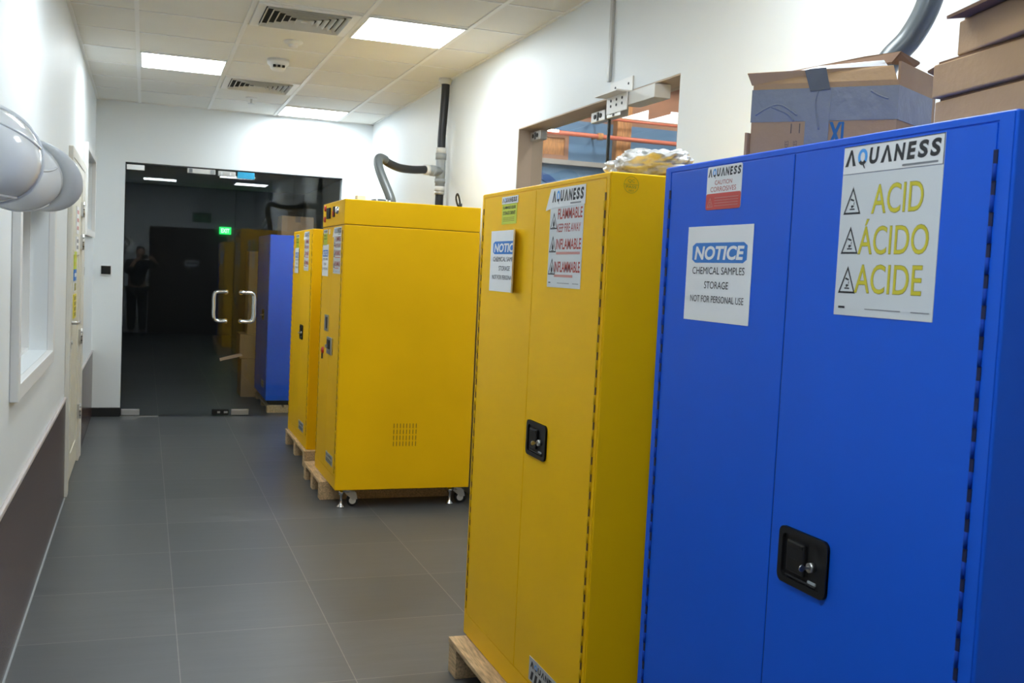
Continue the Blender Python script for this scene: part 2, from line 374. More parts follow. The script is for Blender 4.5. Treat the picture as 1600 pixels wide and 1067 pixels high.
# ---------------------------------------------------------------- windows in the left wall
def window(name, W, proud, depth, aw, sill):
    y0, y1, z0, z1 = W; root = sroot(name, (XL, (y0+y1)/2, z0))
    f = MB(M['white_metal'])
    X0, X1 = XL, XL+proud
    f.box(X0, X1, y0-aw, y0, z0-aw, z1+aw, bev=0.003); f.box(X0, X1, y1, y1+aw, z0-aw, z1+aw, bev=0.003)
    f.box(X0, X1, y0, y1, z1, z1+aw, bev=0.003); f.box(X0, X1, y0, y1, z0-aw, z0, bev=0.003)
    struct(f.build('window_frame', root))
    s = MB(M['white_metal']); t = 0.03                      # inner sash
    xs = XL-depth
    s.box(xs-0.03, xs, y0, y0+t, z0, z1); s.box(xs-0.03, xs, y1-t, y1, z0, z1); s.box(xs-0.03, xs, y0+t, y1-t, z0, z0+t); s.box(xs-0.03, xs, y0+t, y1-t, z1-t, z1)
    s.box(xs, xs+0.05, y0, y1, z0, z0+0.014); s.box(xs, xs+0.05, y1-0.014, y1, z0+0.014, z1)
    struct(s.build('window_sash', root))
    p = MB(M['clear'], M['pane']); p.box(xs-0.02, xs-0.012, y0+t, y1-t, z0+t, z1-t)
    for fc in p.bm.faces:
        if fc.normal.x > 0.5 or fc.calc_center_median().x > xs-0.0125: fc.material_index = 1
    struct(p.build('window_glass', root))
    return root
window('window_1', W1, 0.03, 0.13, 0.06, True); window('window_2', W2, 0.03, 0.13, 0.05, True)
d = MB(M['curtain']); d.box(XL-0.6, XL-0.55, 3.4, 10, 0.2, 2.8); struct(d.build('wall_behind_windows'))  # dark sheet; its colour stands in for the unlit room behind the windows

# ---------------------------------------------------------------- cream door in the left wall
def side_door():
    y0, y1, _, z1 = D3; root = sroot('door_3', (XL, (y0+y1)/2, 0))
    f = MB(M['cream2'])
    f.box(XL-0.10, XL+0.022, y0, y0+0.09, 0, z1, bev=0.003); f.box(XL-0.10, XL+0.022, y1-0.17, y1, 0, z1, bev=0.003); f.box(XL-0.10, XL+0.022, y0+0.09, y1-0.17, z1-0.07, z1, bev=0.003)
    f.box(XL, XL+0.026, y0-0.08, y0, 0, z1+0.06, bev=0.003); f.box(XL, XL+0.026, y1, y1+0.06, 0, z1+0.06, bev=0.003); f.box(XL, XL+0.026, y0, y1, z1, z1+0.06, bev=0.003)
    struct(f.build('door_frame', root))
    L = MB(M['cream']); la, lb = y0+0.09, y1-0.17
    L.box(XL-0.04, XL+0.008, la, lb, 0.012, z1-0.07, bev=0.003)
    L.ring([(0, 0), (0.62, 0), (0.62, 1.35), (0, 1.35)], [(0.03, 0.03), (0.59, 0.03), (0.59, 1.32), (0.03, 1.32)], (XL+0.014, la+0.2, 0.16), (0, 1, 0), (0, 0, 1), 0.01)
    leaf = struct(L.build('door_leaf', root))
    h = MB(M['steel']); hy = la+0.12
    h.box(XL+0.008, XL+0.014, hy-0.022, hy+0.022, 0.99, 1.09, bev=0.002); h.cyl((XL+0.01, hy, 1.05), (XL+0.055, hy, 1.05), 0.010); h.tube([(XL+0.055, hy-0.005, 1.05), (XL+0.058, hy+0.06, 1.05), (XL+0.055, hy+0.13, 1.052)], 0.009, sub=4)
    struct(h.build('door_handle', leaf))
    k = MB(M['steel']); k.box(XL+0.008, XL+0.016, hy-0.02, hy+0.02, 0.88, 0.96, bev=0.003); k.cyl((XL+0.01, hy, 0.925), (XL+0.024, hy, 0.925), 0.012); struct(k.build('lock_plate', leaf))
    for z in (0.36, 0.90, 1.57, 1.80):
        hg = MB(M['steel'], M['ink']); hg.cyl((XL+0.026, lb+0.004, z-0.055), (XL+0.026, lb+0.004, z+0.055), 0.008, seg=10); hg.box(XL+0.008, XL+0.024, lb-0.03, lb+0.03, z-0.05, z+0.05)
        for q in range(3): hg.cyl((XL+0.026, lb+0.004, z-0.03+0.03*q-0.003), (XL+0.026, lb+0.004, z-0.03+0.03*q+0.003), 0.0086, m=M['ink'], seg=10)
        struct(hg.build('door_hinge', root))
    def paper(yc, w, z0, z1, m, lines, lm):
        p = MB(m, lm); x = XL+0.0155
        p.box(XL+0.008, x, yc-w/2, yc+w/2, z0, z1)
        for q in range(lines):
            zz = z1-(z1-z0)*(q+0.7)/(lines+0.4); p.box(x-0.0005, x+0.001, yc-w*0.38, yc+w*0.38, zz-0.012, zz+0.012, lm)
        struct(p.build('door_notice', leaf))
    paper(7.45, 0.22, 1.62, 1.80, M['paper'], 3, M['ink_pink']); paper(7.45, 0.20, 1.50, 1.60, M['paper'], 2, M['ink_grey'])
    paper(7.28, 0.22, 1.385, 1.50, M['lime'], 2, M['ink_yellow']); paper(7.28, 0.22, 1.31, 1.385, M['ink_blue'], 1, M['paper'])
    paper(7.28, 0.22, 1.24, 1.30, M['paper'], 2, M['ink_olive']); paper(7.30, 0.22, 1.065, 1.22, mat('yellow_notice', (0.78, 0.66, 0.06), 0.5), 4, M['ink_olive'])
side_door()

# ---------------------------------------------------------------- glass double door at the far end
def pane_box(mb, x0, x1, y0, y1, z0, z1, axis, gm):
    """a glass sheet: one big face carries the reflections, the other faces are clear"""
    mb.mats = [M['clear'], gm]; mb.box(x0, x1, y0, y1, z0, z1)
    for f in mb.bm.faces:
        c = f.calc_center_median()
        if axis == 'y' and abs(c.y-y0) < 1e-5: f.material_index = 1
        if axis == 'x' and abs(c.x-x0) < 1e-5: f.material_index = 1
    return mb
def far_door():
    yg = YF+0.02; root = sroot('door_1', (0.8, YF, 0))
    fr = MB(M['black']); fr.box(D1[0], D1[1], YF+0.002, YF+0.05, D1[3]-0.012, D1[3]); fr.box(D1[0], D1[0]+0.006, YF+0.002, YF+0.05, 0, D1[3]-0.012)
    struct(fr.build('door_frame', root))
    sl = MB(M['steel']); sl.box(D1[0], 0.15, YF-0.005, YF+0.03, 0, 0.006); struct(sl.build('threshold', root))
    def leaf(x0, x1):
        return struct(pane_box(MB(), x0, x1, yg, yg+0.012, 0.012, D1[3]-0.016, 'y', M['glass']).build('glass_leaf', root))
    A = leaf(D1[0]+0.008, 0.796); B = leaf(0.803, D1[1]-0.004)
    def fit(name, x0, x1, z0, z1, m, leaf, extra=None):
        f = MB(m); f.box(x0, x1, yg-0.016, yg+0.028, z0, z1, bev=0.003)
        if extra: extra(f)
        return struct(f.build(name, leaf))
    fit('corner_fitting', -0.175, -0.02, 2.275, 2.325, M['steel'], A)
    fit('corner_fitting', -0.177, -0.015, 0.014, 0.066, M['steel'], A)
    def lock(f):
        f.box(0.37, 0.40, yg-0.022, yg, 2.29, 2.325, M['ink_grey']); f.box(0.56, 0.60, yg-0.022, yg, 2.29, 2.325, M['pvc'])
    fit('door_lock', 0.355, 0.605, 2.285, 2.329, M['pvc_white'], A, lock)
    def crumple(f):
        for q in range(9):
            x = 0.64+0.016*q; f.box(x, x+0.012, yg-0.022-0.006*random.random(), yg-0.016, 2.285+0.02*random.random(), 2.305+0.015*random.random(), random.choice([M['silver'], M['ink_grey'], M['paper']]))
    fit('strike_plate', 0.63, 0.79, 2.28, 2.325, M['silver'], A, crumple)
    fit('film_wrapped_fitting', 0.806, 0.965, 2.268, 2.33, M['blue_film'], B)
    def bolt(f):
        f.box(0.685, 0.71, yg-0.02, yg-0.015, 0.03, 0.048, M['steel']); f.box(0.745, 0.78, yg-0.02, yg-0.015, 0.03, 0.048, M['steel'])
    fit('floor_lock', 0.635, 0.79, 0.012, 0.066, M['black'], A, bolt)
    fit('floor_lock', 0.812, 0.975, 0.012, 0.066, M['steel'], B)
    def pull(xa, xb, leaf):
        h = MB(M['chrome']); z0, z1 = 0.915, 1.19
        for y, s in ((yg-0.06, -1), (yg+0.075, 1)):
            c = (xb-xa)*0.35
            h.tube([(xa, yg, z0), (xa, y, z0), (xa+c*0.5, y, z0-0.002), (xb-c*0.5, y, z0+0.004), (xb, y, z0+0.05), (xb, y, (z0+z1)/2), (xb, y, z1-0.05), (xb-c*0.5, y, z1-0.004), (xa+c*0.5, y, z1+0.002), (xa, y, z1), (xa, yg, z1)], 0.0145, seg=14, sub=5)
        for z in (z0, z1): h.cyl((xa, yg-0.008, z), (xa, yg-0.002, z), 0.022); h.cyl((xa, yg+0.013, z), (xa, yg+0.02, z), 0.022)
        struct(h.build('door_handle', leaf))
    pull(0.735, 0.625, A); pull(0.875, 0.995, B)
    t = MB(M['tape']); t.box(0.69, 0.90, yg-0.0035, yg-0.001, 0.555, 0.585, rot=('Y', math.radians(-14), (0.8, yg, 0.57)))
    tag(t.build('tape_strip', loc=(0.8, yg, 0.57)), 'grey brown strip of tape stuck aslant across the gap of the far glass doors', 'tape')
far_door()

# ---------------------------------------------------------------- glass door in the right wall
def right_door():
    xg = XR+0.085; root = sroot('door_2', (XR, 4.8, 0)); y0, y1, _, z1 = D2
    j = MB(M['jamb']); j.box(XR+0.002, XR+0.16, y1-0.006, y1, 0, z1); j.box(XR+0.002, XR+0.16, y0, y0+0.006, 0, z1); j.box(XR+0.002, XR+0.16, y0+0.006, y1-0.006, z1-0.006, z1)
    struct(j.build('door_frame', root))
    A = struct(pane_box(MB(), xg, xg+0.012, 4.725, y1-0.02, 0.012, z1-0.02, 'x', M['glass2']).build('glass_leaf', root))
    B = struct(pane_box(MB(), xg, xg+0.012, y0+0.012, 4.715, 0.012, z1-0.02, 'x', M['glass2']).build('glass_leaf', root))
    e = MB(M['skirting']); e.box(xg-0.001, xg+0.013, 4.7155, 4.7245, 0.012, z1-0.02); struct(e.build('edge_seal', root))
    for (a, b, lf) in ((5.62, 5.785, A), (4.73, 4.90, A), (4.55, 4.71, B)):
        f = MB(M['steel'], M['black']); f.box(xg-0.016, xg+0.028, a, b, z1-0.075, z1-0.022, bev=0.003)
        for q in (0.3, 0.7): f.cyl((xg-0.02, a+(b-a)*q, z1-0.048), (xg-0.014, a+(b-a)*q, z1-0.048), 0.012, m=M['black'], seg=12)
        f.box(xg-0.018, xg-0.015, a+(b-a)*0.44, a+(b-a)*0.56, z1-0.07, z1-0.028, M['black'])
        struct(f.build('corner_fitting', lf))
    # magnetic lock on its bracket
    t = thing('magnetic_lock', (XR, 4.3, 2.3), 'white magnetic lock on an angled steel bracket under the lintel of the right glass door', 'lock')
    br = MB(M['white_metal'], M['ink']); br.box(XR-0.006, XR, 4.28, 4.52, 2.352, 2.42, bev=0.002); br.box(XR-0.085, XR, 4.28, 4.52, 2.345, 2.352)
    br.box(XR-0.03, XR-0.024, 4.28, 4.50, 2.265, 2.345, bev=0.002)
    for q in range(3):
        for zz in (2.30, 2.325): br.cyl((XR-0.032, 4.33+0.06*q, zz), (XR-0.029, 4.33+0.06*q, zz), 0.007, m=M['ink'], seg=10)
    for q in range(2): br.cyl((XR-0.008, 4.32+0.14*q, 2.39), (XR-0.005, 4.32+0.14*q, 2.39), 0.006, m=M['ink'], seg=10)
    br.build('bracket', t)
    mg = MB(M['pvc_white']); mg.box(XR-0.02, XR+0.06, 4.03, 4.32, 2.285, 2.345, bev=0.003); mg.build('magnet_bar', t)
right_door()
cd = MB(M['conduit']); cd.box(XR-0.016, XR, 4.52, 4.548, 2.43, ZC, bev=0.004)
tag(cd.build('cable_conduit', loc=(XR-0.008, 4.53, 2.43)), 'thin grey cable trunking running up the right wall above the glass door', 'conduit')

# ---------------------------------------------------------------- hall seen through the right glass door
def hall():
    yw = 11.2
    w = MB(M['hall_blue']); w.box(XR+0.12, 9.0, yw, yw+0.1, 0, 3.32); struct(w.build('wall_hall_end'))
    w = MB(M['hall_brown']); w.box(XR+0.12, 9.0, yw+0.02, yw+0.1, 3.32, 5.6); struct(w.build('wall_hall_upper'))
    w = MB(M['hall_grey']); w.box(8.9, 9.0, 2.0, yw, 0, 5.6); struct(w.build('wall_hall_side'))
    w = MB(M['hall_grey']); w.box(XR+0.16, 9.0, 1.9, 2.0, 0, 5.6); struct(w.build('wall_hall_near'))
    w = MB(M['hall_grey']); w.box(XR+0.12, XR+0.16, 2.0, yw, 3.0, 5.6); struct(w.build('wall_hall_over'))
    w = MB(M['hall_brown']); w.box(XR+0.12, 9.0, 2.0, yw, 5.5, 5.6); struct(w.build('ceiling_hall'))
    lg = MB(M['hall_grey']); lg.box(XR+0.2, 8.9, yw-0.09, yw, 2.79, 2.845); struct(lg.build('trim_hall'))
    # logo arch painted as raised lettering on the wall
    n = 24; R0, R1 = 0.13, 0.21; arc = [(R1*1.35*math.cos(math.pi*k/n), R1*math.sin(math.pi*k/n)) for k in range(n+1)]+[(R0*1.2*math.cos(math.pi*(n-k)/n), R0*math.sin(math.pi*(n-k)/n)) for k in range(n+1)]
    s = MB(M['hall_navy']); s.prism(arc, (4.28, yw-0.012, 2.48), (1, 0, 0), (0, 0, 1), 0.012); s.box(4.47, 4.56, yw-0.012, yw, 1.6, 2.48); s.box(4.0, 4.09, yw-0.012, yw, 1.6, 2.48)
    tag(s.build('wall_lettering', loc=(4.28, yw, 1.6)), 'dark blue arched letter fixed on the pale blue hall wall behind the right glass door', 'lettering')
    for i, (z, r, lb) in enumerate(((3.342, 0.014, 'thinner upper red pipe crossing the hall behind the right glass door'), (3.13, 0.026, 'thicker lower red pipe crossing the hall behind the right glass door'))):
        p = thing('red_pipe', (4.8, 10.98, z), lb, 'pipe'); m = MB(M['pipe_red']); m.cyl((2.3, 10.98, z), (8.9, 10.98, z), r); m.build('pipe_run', p)
        for x in (3.1, 4.95, 6.5, 7.9):
            h = MB(M['timber']); h.cyl((x, 10.98, z-r*1.4), (x, 10.98, z+r*1.4), r*1.5, seg=14); h.box(x-0.012, x+0.012, 10.97, yw-0.001, z-0.01, z+0.01); h.build('pipe_clamp', p)
    t = MB(M['timber']); t.box(5.21, 5.40, yw-0.12, yw, 0, 5.5, bev=0.006); tag(t.build('timber_post', loc=(5.3, yw-0.06, 0)), 'upright brown timber post against the blue hall wall behind the red pipes', 'post')
    t = MB(M['timber']); t.box(2.3, 8.9, yw-0.30, yw-0.16, 3.95, 4.12, bev=0.006); tag(t.build('roof_beam', loc=(5.5, yw-0.2, 3.95)), 'long brown timber beam high in the hall above the red pipes', 'beam')
    wn = thing('hall_window', (4.42, yw, 2.85), 'small brown framed opening in the blue hall wall seen through the right glass door', 'window')
    f = MB(M['hall_brown']); f.ring([(0, 0), (0.44, 0), (0.44, 0.3), (0, 0.3)], [(0.05, 0.05), (0.39, 0.05), (0.39, 0.25), (0.05, 0.25)], (4.2, yw-0.03, 2.85), (1, 0, 0), (0, 0, 1), 0.03); f.build('frame', wn)
    f = MB(M['timber']); f.box(4.25, 4.59, yw-0.012, yw, 2.9, 3.10); f.build('panel', wn)
    ll = thing('hall_lamp_cluster', (4.05, 10.4, 2.99), 'cluster of small white light tubes hanging by the blue hall wall', 'lamp')  # glowing bars stand in for reflected ceiling lights; tubes and hanger are made up
    for (x, z) in ((3.93, 3.23), (4.10, 3.28), (4.16, 3.19), (3.93, 3.08), (4.12, 3.06)):
        q = MB(M['hall_lamp']); q.cyl((x-0.07, 10.4, z), (x+0.07, 10.4, z), 0.011, seg=10); q.build('light_tube', ll)
    q = MB(M['steel']); q.cyl((4.04, 10.42, 3.0), (4.04, 10.42, 5.5), 0.006, seg=8); q.box(4.03, 4.05, 10.412, 10.428, 3.0, 3.3); q.build('hanger', ll)
    for i, (x, y) in enumerate(((4.5, 5.0), (4.5, 8.6), (6.8, 5.0), (6.8, 8.6))):  # unseen lamps added to light the hall
        l = thing('hall_ceiling_light', (x, y, 5.42), ['hall ceiling light nearest the right glass door', 'hall ceiling light nearest the blue wall and the glass door', 'hall ceiling light by the far side wall', 'hall ceiling light by the far side wall and blue wall'][i], 'light', 'hall ceiling lights')
        a = MB(M['steel']); a.box(x-0.2, x+0.2, y-0.65, y+0.65, 5.45, 5.5); a.build('housing', l)
        a = MB(M['hall_lamp']); a.box(x-0.17, x+0.17, y-0.62, y+0.62, 5.435, 5.45); a.build('diffuser', l)
hall()

# ---------------------------------------------------------------- ceiling fixtures
def ceiling_light(kx, ky, label, glow='panel'):
    x0 = GX0+0.6*kx; y0 = GY0+0.6*ky; t = thing('ceiling_light', (x0+0.3, y0+0.3, ZC), label, 'light', 'square ceiling light panels')
    f = MB(M['grid']); z = ZC-0.012
    f.ring([(0.012, 0.012), (0.588, 0.012), (0.588, 0.588), (0.012, 0.588)], [(0.024, 0.024), (0.576, 0.024), (0.576, 0.576), (0.024, 0.576)], (x0, y0+0.6, z), (1, 0, 0), (0, -1, 0), 0.012)
    f.build('frame', t)
    d = MB(M[glow]); d.box(x0+0.024, x0+0.576, y0+0.024, y0+0.576, ZC-0.009, ZC-0.001); d.build('diffuser', t)
# column 0 between the first two bars, column 2 next to the right wall; rows counted from behind the camera
ceiling_light(0, 14, 'square white ceiling light over the left of the corridor, left of the two vents')
ceiling_light(2, 11, 'largest square white ceiling light, right of the nearer ceiling vent')
ceiling_light(2, 17, 'square white ceiling light closest to the far wall')
ceiling_light(0, 8, 'square ceiling light overhead on the left, outside the picture')
ceiling_light(2, 5, 'square ceiling light overhead above the blue cabinet, outside the picture')
ceiling_light(0, 2, 'square ceiling light behind the photographer, mirrored at the left of the far glass')
ceiling_light(2.6, 33, 'dim square ceiling light in the dark room behind the far glass doors', 'panel_dim')  # glowing panel added to show the second mirrored light strip in the glass

def ceiling_vent(kx, ky, label):
    x0 = GX0+0.6*kx+0.02; y0 = GY0+0.6*ky+0.02; S = 0.56; t = thing('ceiling_vent', (x0+S/2, y0+S/2, ZC), label, 'vent', 'square ceiling air vents')
    def sq(i): return [(i, i), (S-i, i), (S-i, S-i), (i, S-i)]
    f = MB(M['grid']); f.ring(sq(0), sq(0.045), (x0, y0+S, ZC-0.012), (1, 0, 0), (0, -1, 0), 0.012); f.build('frame', t)
    c = MB(M['dark']); c.box(x0+0.045, x0+S-0.045, y0+0.045, y0+S-0.045, ZC-0.0012, ZC-0.0002); c.build('cavity', t)
    for q in range(6):
        a = 0.048+0.036*q; l = MB(M['louvre']); vs = []
        for (i, z) in ((a, -0.020), (a+0.014, -0.002), (a+0.0165, -0.002), (a+0.0025, -0.021)):
            vs += [(x0+p[0], y0+p[1], ZC+z) for p in sq(i)]
        fs = []
        for r in range(4):
            for k in range(4): fs.append((r*4+k, r*4+(k+1) % 4, ((r+1) % 4)*4+(k+1) % 4, ((r+1) % 4)*4+k))
        l.faces(vs, fs); l.build('louvre', t)
    p = MB(M['louvre']); p.box(x0+0.262, x0+S-0.262, y0+0.262, y0+S-0.262, ZC-0.02, ZC-0.014); p.build('centre_plate', t)
ceiling_vent(1, 11, 'nearer square louvred ceiling vent, left of the largest light panel')
ceiling_vent(1, 15, 'farther square louvred ceiling vent, beyond the smoke detector')
def detectors():
    t = thing('smoke_detector', (0.85, 6.65, ZC), 'flat round white detector on the ceiling just past the nearer vent', 'detector')
    m = MB(M['white_metal']); m.lathe((0.85, 6.65, ZC), (0, 0, -1), [(0, 0), (0.06, 0), (0.06, 0.008), (0.045, 0.02), (0.03, 0.022)], seg=24); m.build('base', t)
    m = MB(M['white_metal']); m.lathe((0.85, 6.65, ZC), (0, 0, -1), [(0.03, 0.022), (0.028, 0.034), (0.015, 0.04), (0, 0.04)], seg=24); m.build('sensor_head', t)
    t = thing('motion_sensor', (0.835, 7.3, ZC), 'white detector housing with dark openings on the ceiling between the two vents', 'detector')
    m = MB(M['white_metal']); m.lathe((0.835, 7.3, ZC), (0, 0, -1), [(0, 0), (0.075, 0), (0.075, 0.03), (0.055, 0.045), (0.05, 0.06), (0.04, 0.075), (0, 0.075)], seg=24); m.build('housing', t)
    for dx in (-0.03, 0, 0.03):
        m = MB(M['black']); m.box(0.835+dx-0.009, 0.835+dx+0.009, 7.235, 7.26, ZC-0.06, ZC-0.045); m.build('opening', t)
    t = thing('sprinkler_head', (0.827, 9.1, ZC), 'small metal sprinkler head on the ceiling past the farther vent', 'sprinkler')
    m = MB(M['white_metal']); m.lathe((0.827, 9.1, ZC), (0, 0, -1), [(0, 0), (0.05, 0), (0.045, 0.008), (0.012, 0.012), (0, 0.012)], seg=20); m.build('escutcheon', t)
    m = MB(M['steel']); m.cyl((0.827, 9.1, ZC-0.01), (0.827, 9.1, ZC-0.05), 0.009, seg=12); m.cyl((0.827, 9.1, ZC-0.05), (0.827, 9.1, ZC-0.054), 0.03, seg=16); m.build('deflector', t)
detectors()

# ---------------------------------------------------------------- printing helpers for fronts that face -X
U, V = (0, -1, 0), (0, 0, 1)
def logo(mb, x, y0, z0, w, h, shear=0.12):
    """the maker's wordmark: lambda-like A's, a Q with a blue ring"""
    widths = [1.15, 1.05, 1.0, 1.15, 1.05, 0.85, 0.95, 0.95]; tot = sum(widths)+0.16*7; a = 0
    for ch, wd in zip('\u039bQU\u039bNESS', widths):
        lw = w*wd/tot; yy = y0-a
        if ch == 'Q':
            n = 18; ro = [(lw*0.5+lw*0.48*math.cos(2*math.pi*k/n), h*0.5+h*0.5*math.sin(2*math.pi*k/n)) for k in range(n)]; ri = [(lw*0.5+lw*0.22*math.cos(2*math.pi*k/n), h*0.5+h*0.29*math.sin(2*math.pi*k/n)) for k in range(n)]
            for k in range(n):
                q = [ro[k], ro[(k+1) % n], ri[(k+1) % n], ri[k]]; mid = (ro[k][1]+ro[(k+1) % n][1])/2
                mb.faces([(x, yy-p[0], z0+p[1]) for p in q], [(0, 1, 2, 3)], M['ink'] if mid < h*0.25 else M['ink_sky'])
            mb.faces([(x-0.0001, yy-lw*0.45, z0+h*0.12), (x-0.0001, yy-lw*0.62, z0+h*0.12), (x-0.0001, yy-lw*0.82, z0-h*0.22), (x-0.0001, yy-lw*0.7, z0-h*0.2)], [(0, 1, 2, 3)], M['ink'])
        elif ch == '\u039b':
            t = lw*0.29; P = [(0, 0), (t, 0), (lw*0.55, h*0.72), (lw-t, 0), (lw, 0), (lw*0.62, h), (lw*0.46, h)]
            mb.faces([(x, yy-p[0], z0+p[1]) for p in P], [(0, 1, 2, 6), (2, 3, 4, 5), (2, 5, 6)], M['ink'])
        else: mb.text(ch, (x, yy, z0), U, V, lw, h, M['ink'], bold=0.045, shear=shear)
        a += w*wd/tot+w*0.16/tot
def bars(mb, x, y0, z, w, h, m): mb.box(x-0.0003, x+0.0002, y0-w, y0, z, z+h, m)
def triangle(mb, x, y0, z0, w, h, m, kind):
    P = [(0, 0), (w, 0), (w/2, h)]; c = (w/2, h/3); I = [(c[0]+(p[0]-c[0])*0.78, c[1]+(p[1]-c[1])*0.78) for p in P]
    for k in range(3):
        q = [P[k], P[(k+1) % 3], I[(k+1) % 3], I[k]]; mb.faces([(x, y0-p[0], z0+p[1]) for p in q], [(0, 1, 2, 3)], m)
    if kind == 'flame':
        fl_ = [(0.5, 0.62), (0.44, 0.45), (0.38, 0.36), (0.38, 0.24), (0.44, 0.15), (0.56, 0.15), (0.63, 0.24), (0.62, 0.38), (0.57, 0.46)]
        mb.faces([(x, y0-p[0]*w, z0+p[1]*h) for p in fl_], [tuple(range(9))], m); bars(mb, x, y0-0.32*w, z0+0.09*h, 0.36*w, 0.04*h, m)
    else:
        for q in ([(0.36, 0.52), (0.58, 0.46), (0.6, 0.52), (0.4, 0.58)], [(0.58, 0.44), (0.62, 0.44), (0.6, 0.34), (0.56, 0.34)], [(0.36, 0.16), (0.66, 0.16), (0.64, 0.21), (0.36, 0.21)], [(0.42, 0.3), (0.46, 0.22), (0.52, 0.24), (0.62, 0.3), (0.48, 0.34)]):
            mb.faces([(x, y0-p[0]*w, z0+p[1]*h) for p in q], [tuple(range(len(q)))], m)

def notice(root, x, y0, y1, z0, z1, curl=None):
    """paper NOTICE sheet; y0 is the viewer's left edge. curl: distance from the left edge where the sheet lifts off"""
    w, h = y0-y1, z1-z0
    def warp_fn(off):
        def f(a, b):
            s = a; xo = 0; yy = s
            if curl and s > curl:
                r = 0.13; th = (s-curl)/r; yy = curl+r*math.sin(th); xo = r*(1-math.cos(th))+0.0
                return Vector((x-xo-off*math.cos(th), y0-yy-off*0, z0+b))
            return Vector((x-off, y0-yy, z0+b))
        return f
    p = MB(M['paper']); n = 24; f0, f1 = warp_fn(0.0012), warp_fn(0.0004); vs, fs = [], []
    for k in range(n+1):
        a = w*k/n
        for fn in (f0, f1):
            for b in (0, h): vs.append(fn(a, b))
    for k in range(n):
        i, j = 4*k, 4*(k+1); fs += [(i, j, j+1, i+1), (i+2, i+3, j+3, j+2), (i, i+2, j+2, j), (i+1, j+1, j+3, i+3)]
    fs += [(0, 1, 3, 2), (4*n, 4*n+2, 4*n+3, 4*n+1)]
    p.faces(vs, fs); s = p.build('notice_sign', root)
    W = lambda a0, b0, off: (lambda a, b: warp_fn(off)(a0+a, b0+b))
    hb = MB(M['ink_blue']); bw, bh = w*0.84, h*0.21; P = rrect(bw, bh, bh*0.16, 4)
    # blue band, tessellated so that it follows the sheet
    n = 16; vs, fs = [], []
    for k in range(n+1):
        a = bw*k/n; cut = bh*0.16; e = min(a, bw-a); ins = 0 if e >= cut else cut-math.sqrt(max(0, cut*cut-(cut-e)**2))
        vs += [warp_fn(0.0016)(w*0.09+a, h*0.615+ins), warp_fn(0.0016)(w*0.09+a, h*0.615+bh-ins)]
    for k in range(n): fs.append((2*k, 2*k+2, 2*k+3, 2*k+1))
    hb.recalc = False; hb.faces(vs, fs); hb.build('heading_band', s)
    t = MB(M['paper'], M['ink']); t.recalc = False
    t.text('NOTICE', (0, 0, 0), U, V, w*0.76, h*0.145, M['paper'], bold=0.035, shear=0.14, warp=W(w*0.13, h*0.645, 0.002))
    t.text('CHEMICAL SAMPLES', (0, 0, 0), U, V, w*0.80, h*0.075, M['ink'], bold=0.0, warp=W(w*0.11, h*0.495, 0.002))
    t.text('STORAGE', (0, 0, 0), U, V, w*0.37, h*0.075, M['ink'], bold=0.0, warp=W(w*0.315, h*0.345, 0.002))
    t.text('NOT FOR PERSONAL USE', (0, 0, 0), U, V, w*0.82, h*0.07, M['ink'], bold=0.0, warp=W(w*0.10, h*0.20, 0.002))
    t.build('lettering', s)
    return s
def flat_sign(name, root, x, y0, y1, z0, z1, m, r=0.0):
    p = MB(m); w, h = y0-y1, z1-z0
    p.prism(rrect(w, h, r, 3) if r else [(0, 0), (w, 0), (w, h), (0, h)], (x-0.0012, y0, z0), U, V, 0.0011); return p.build(name, root)
XO = 0.0016      # printing stands this far off the door

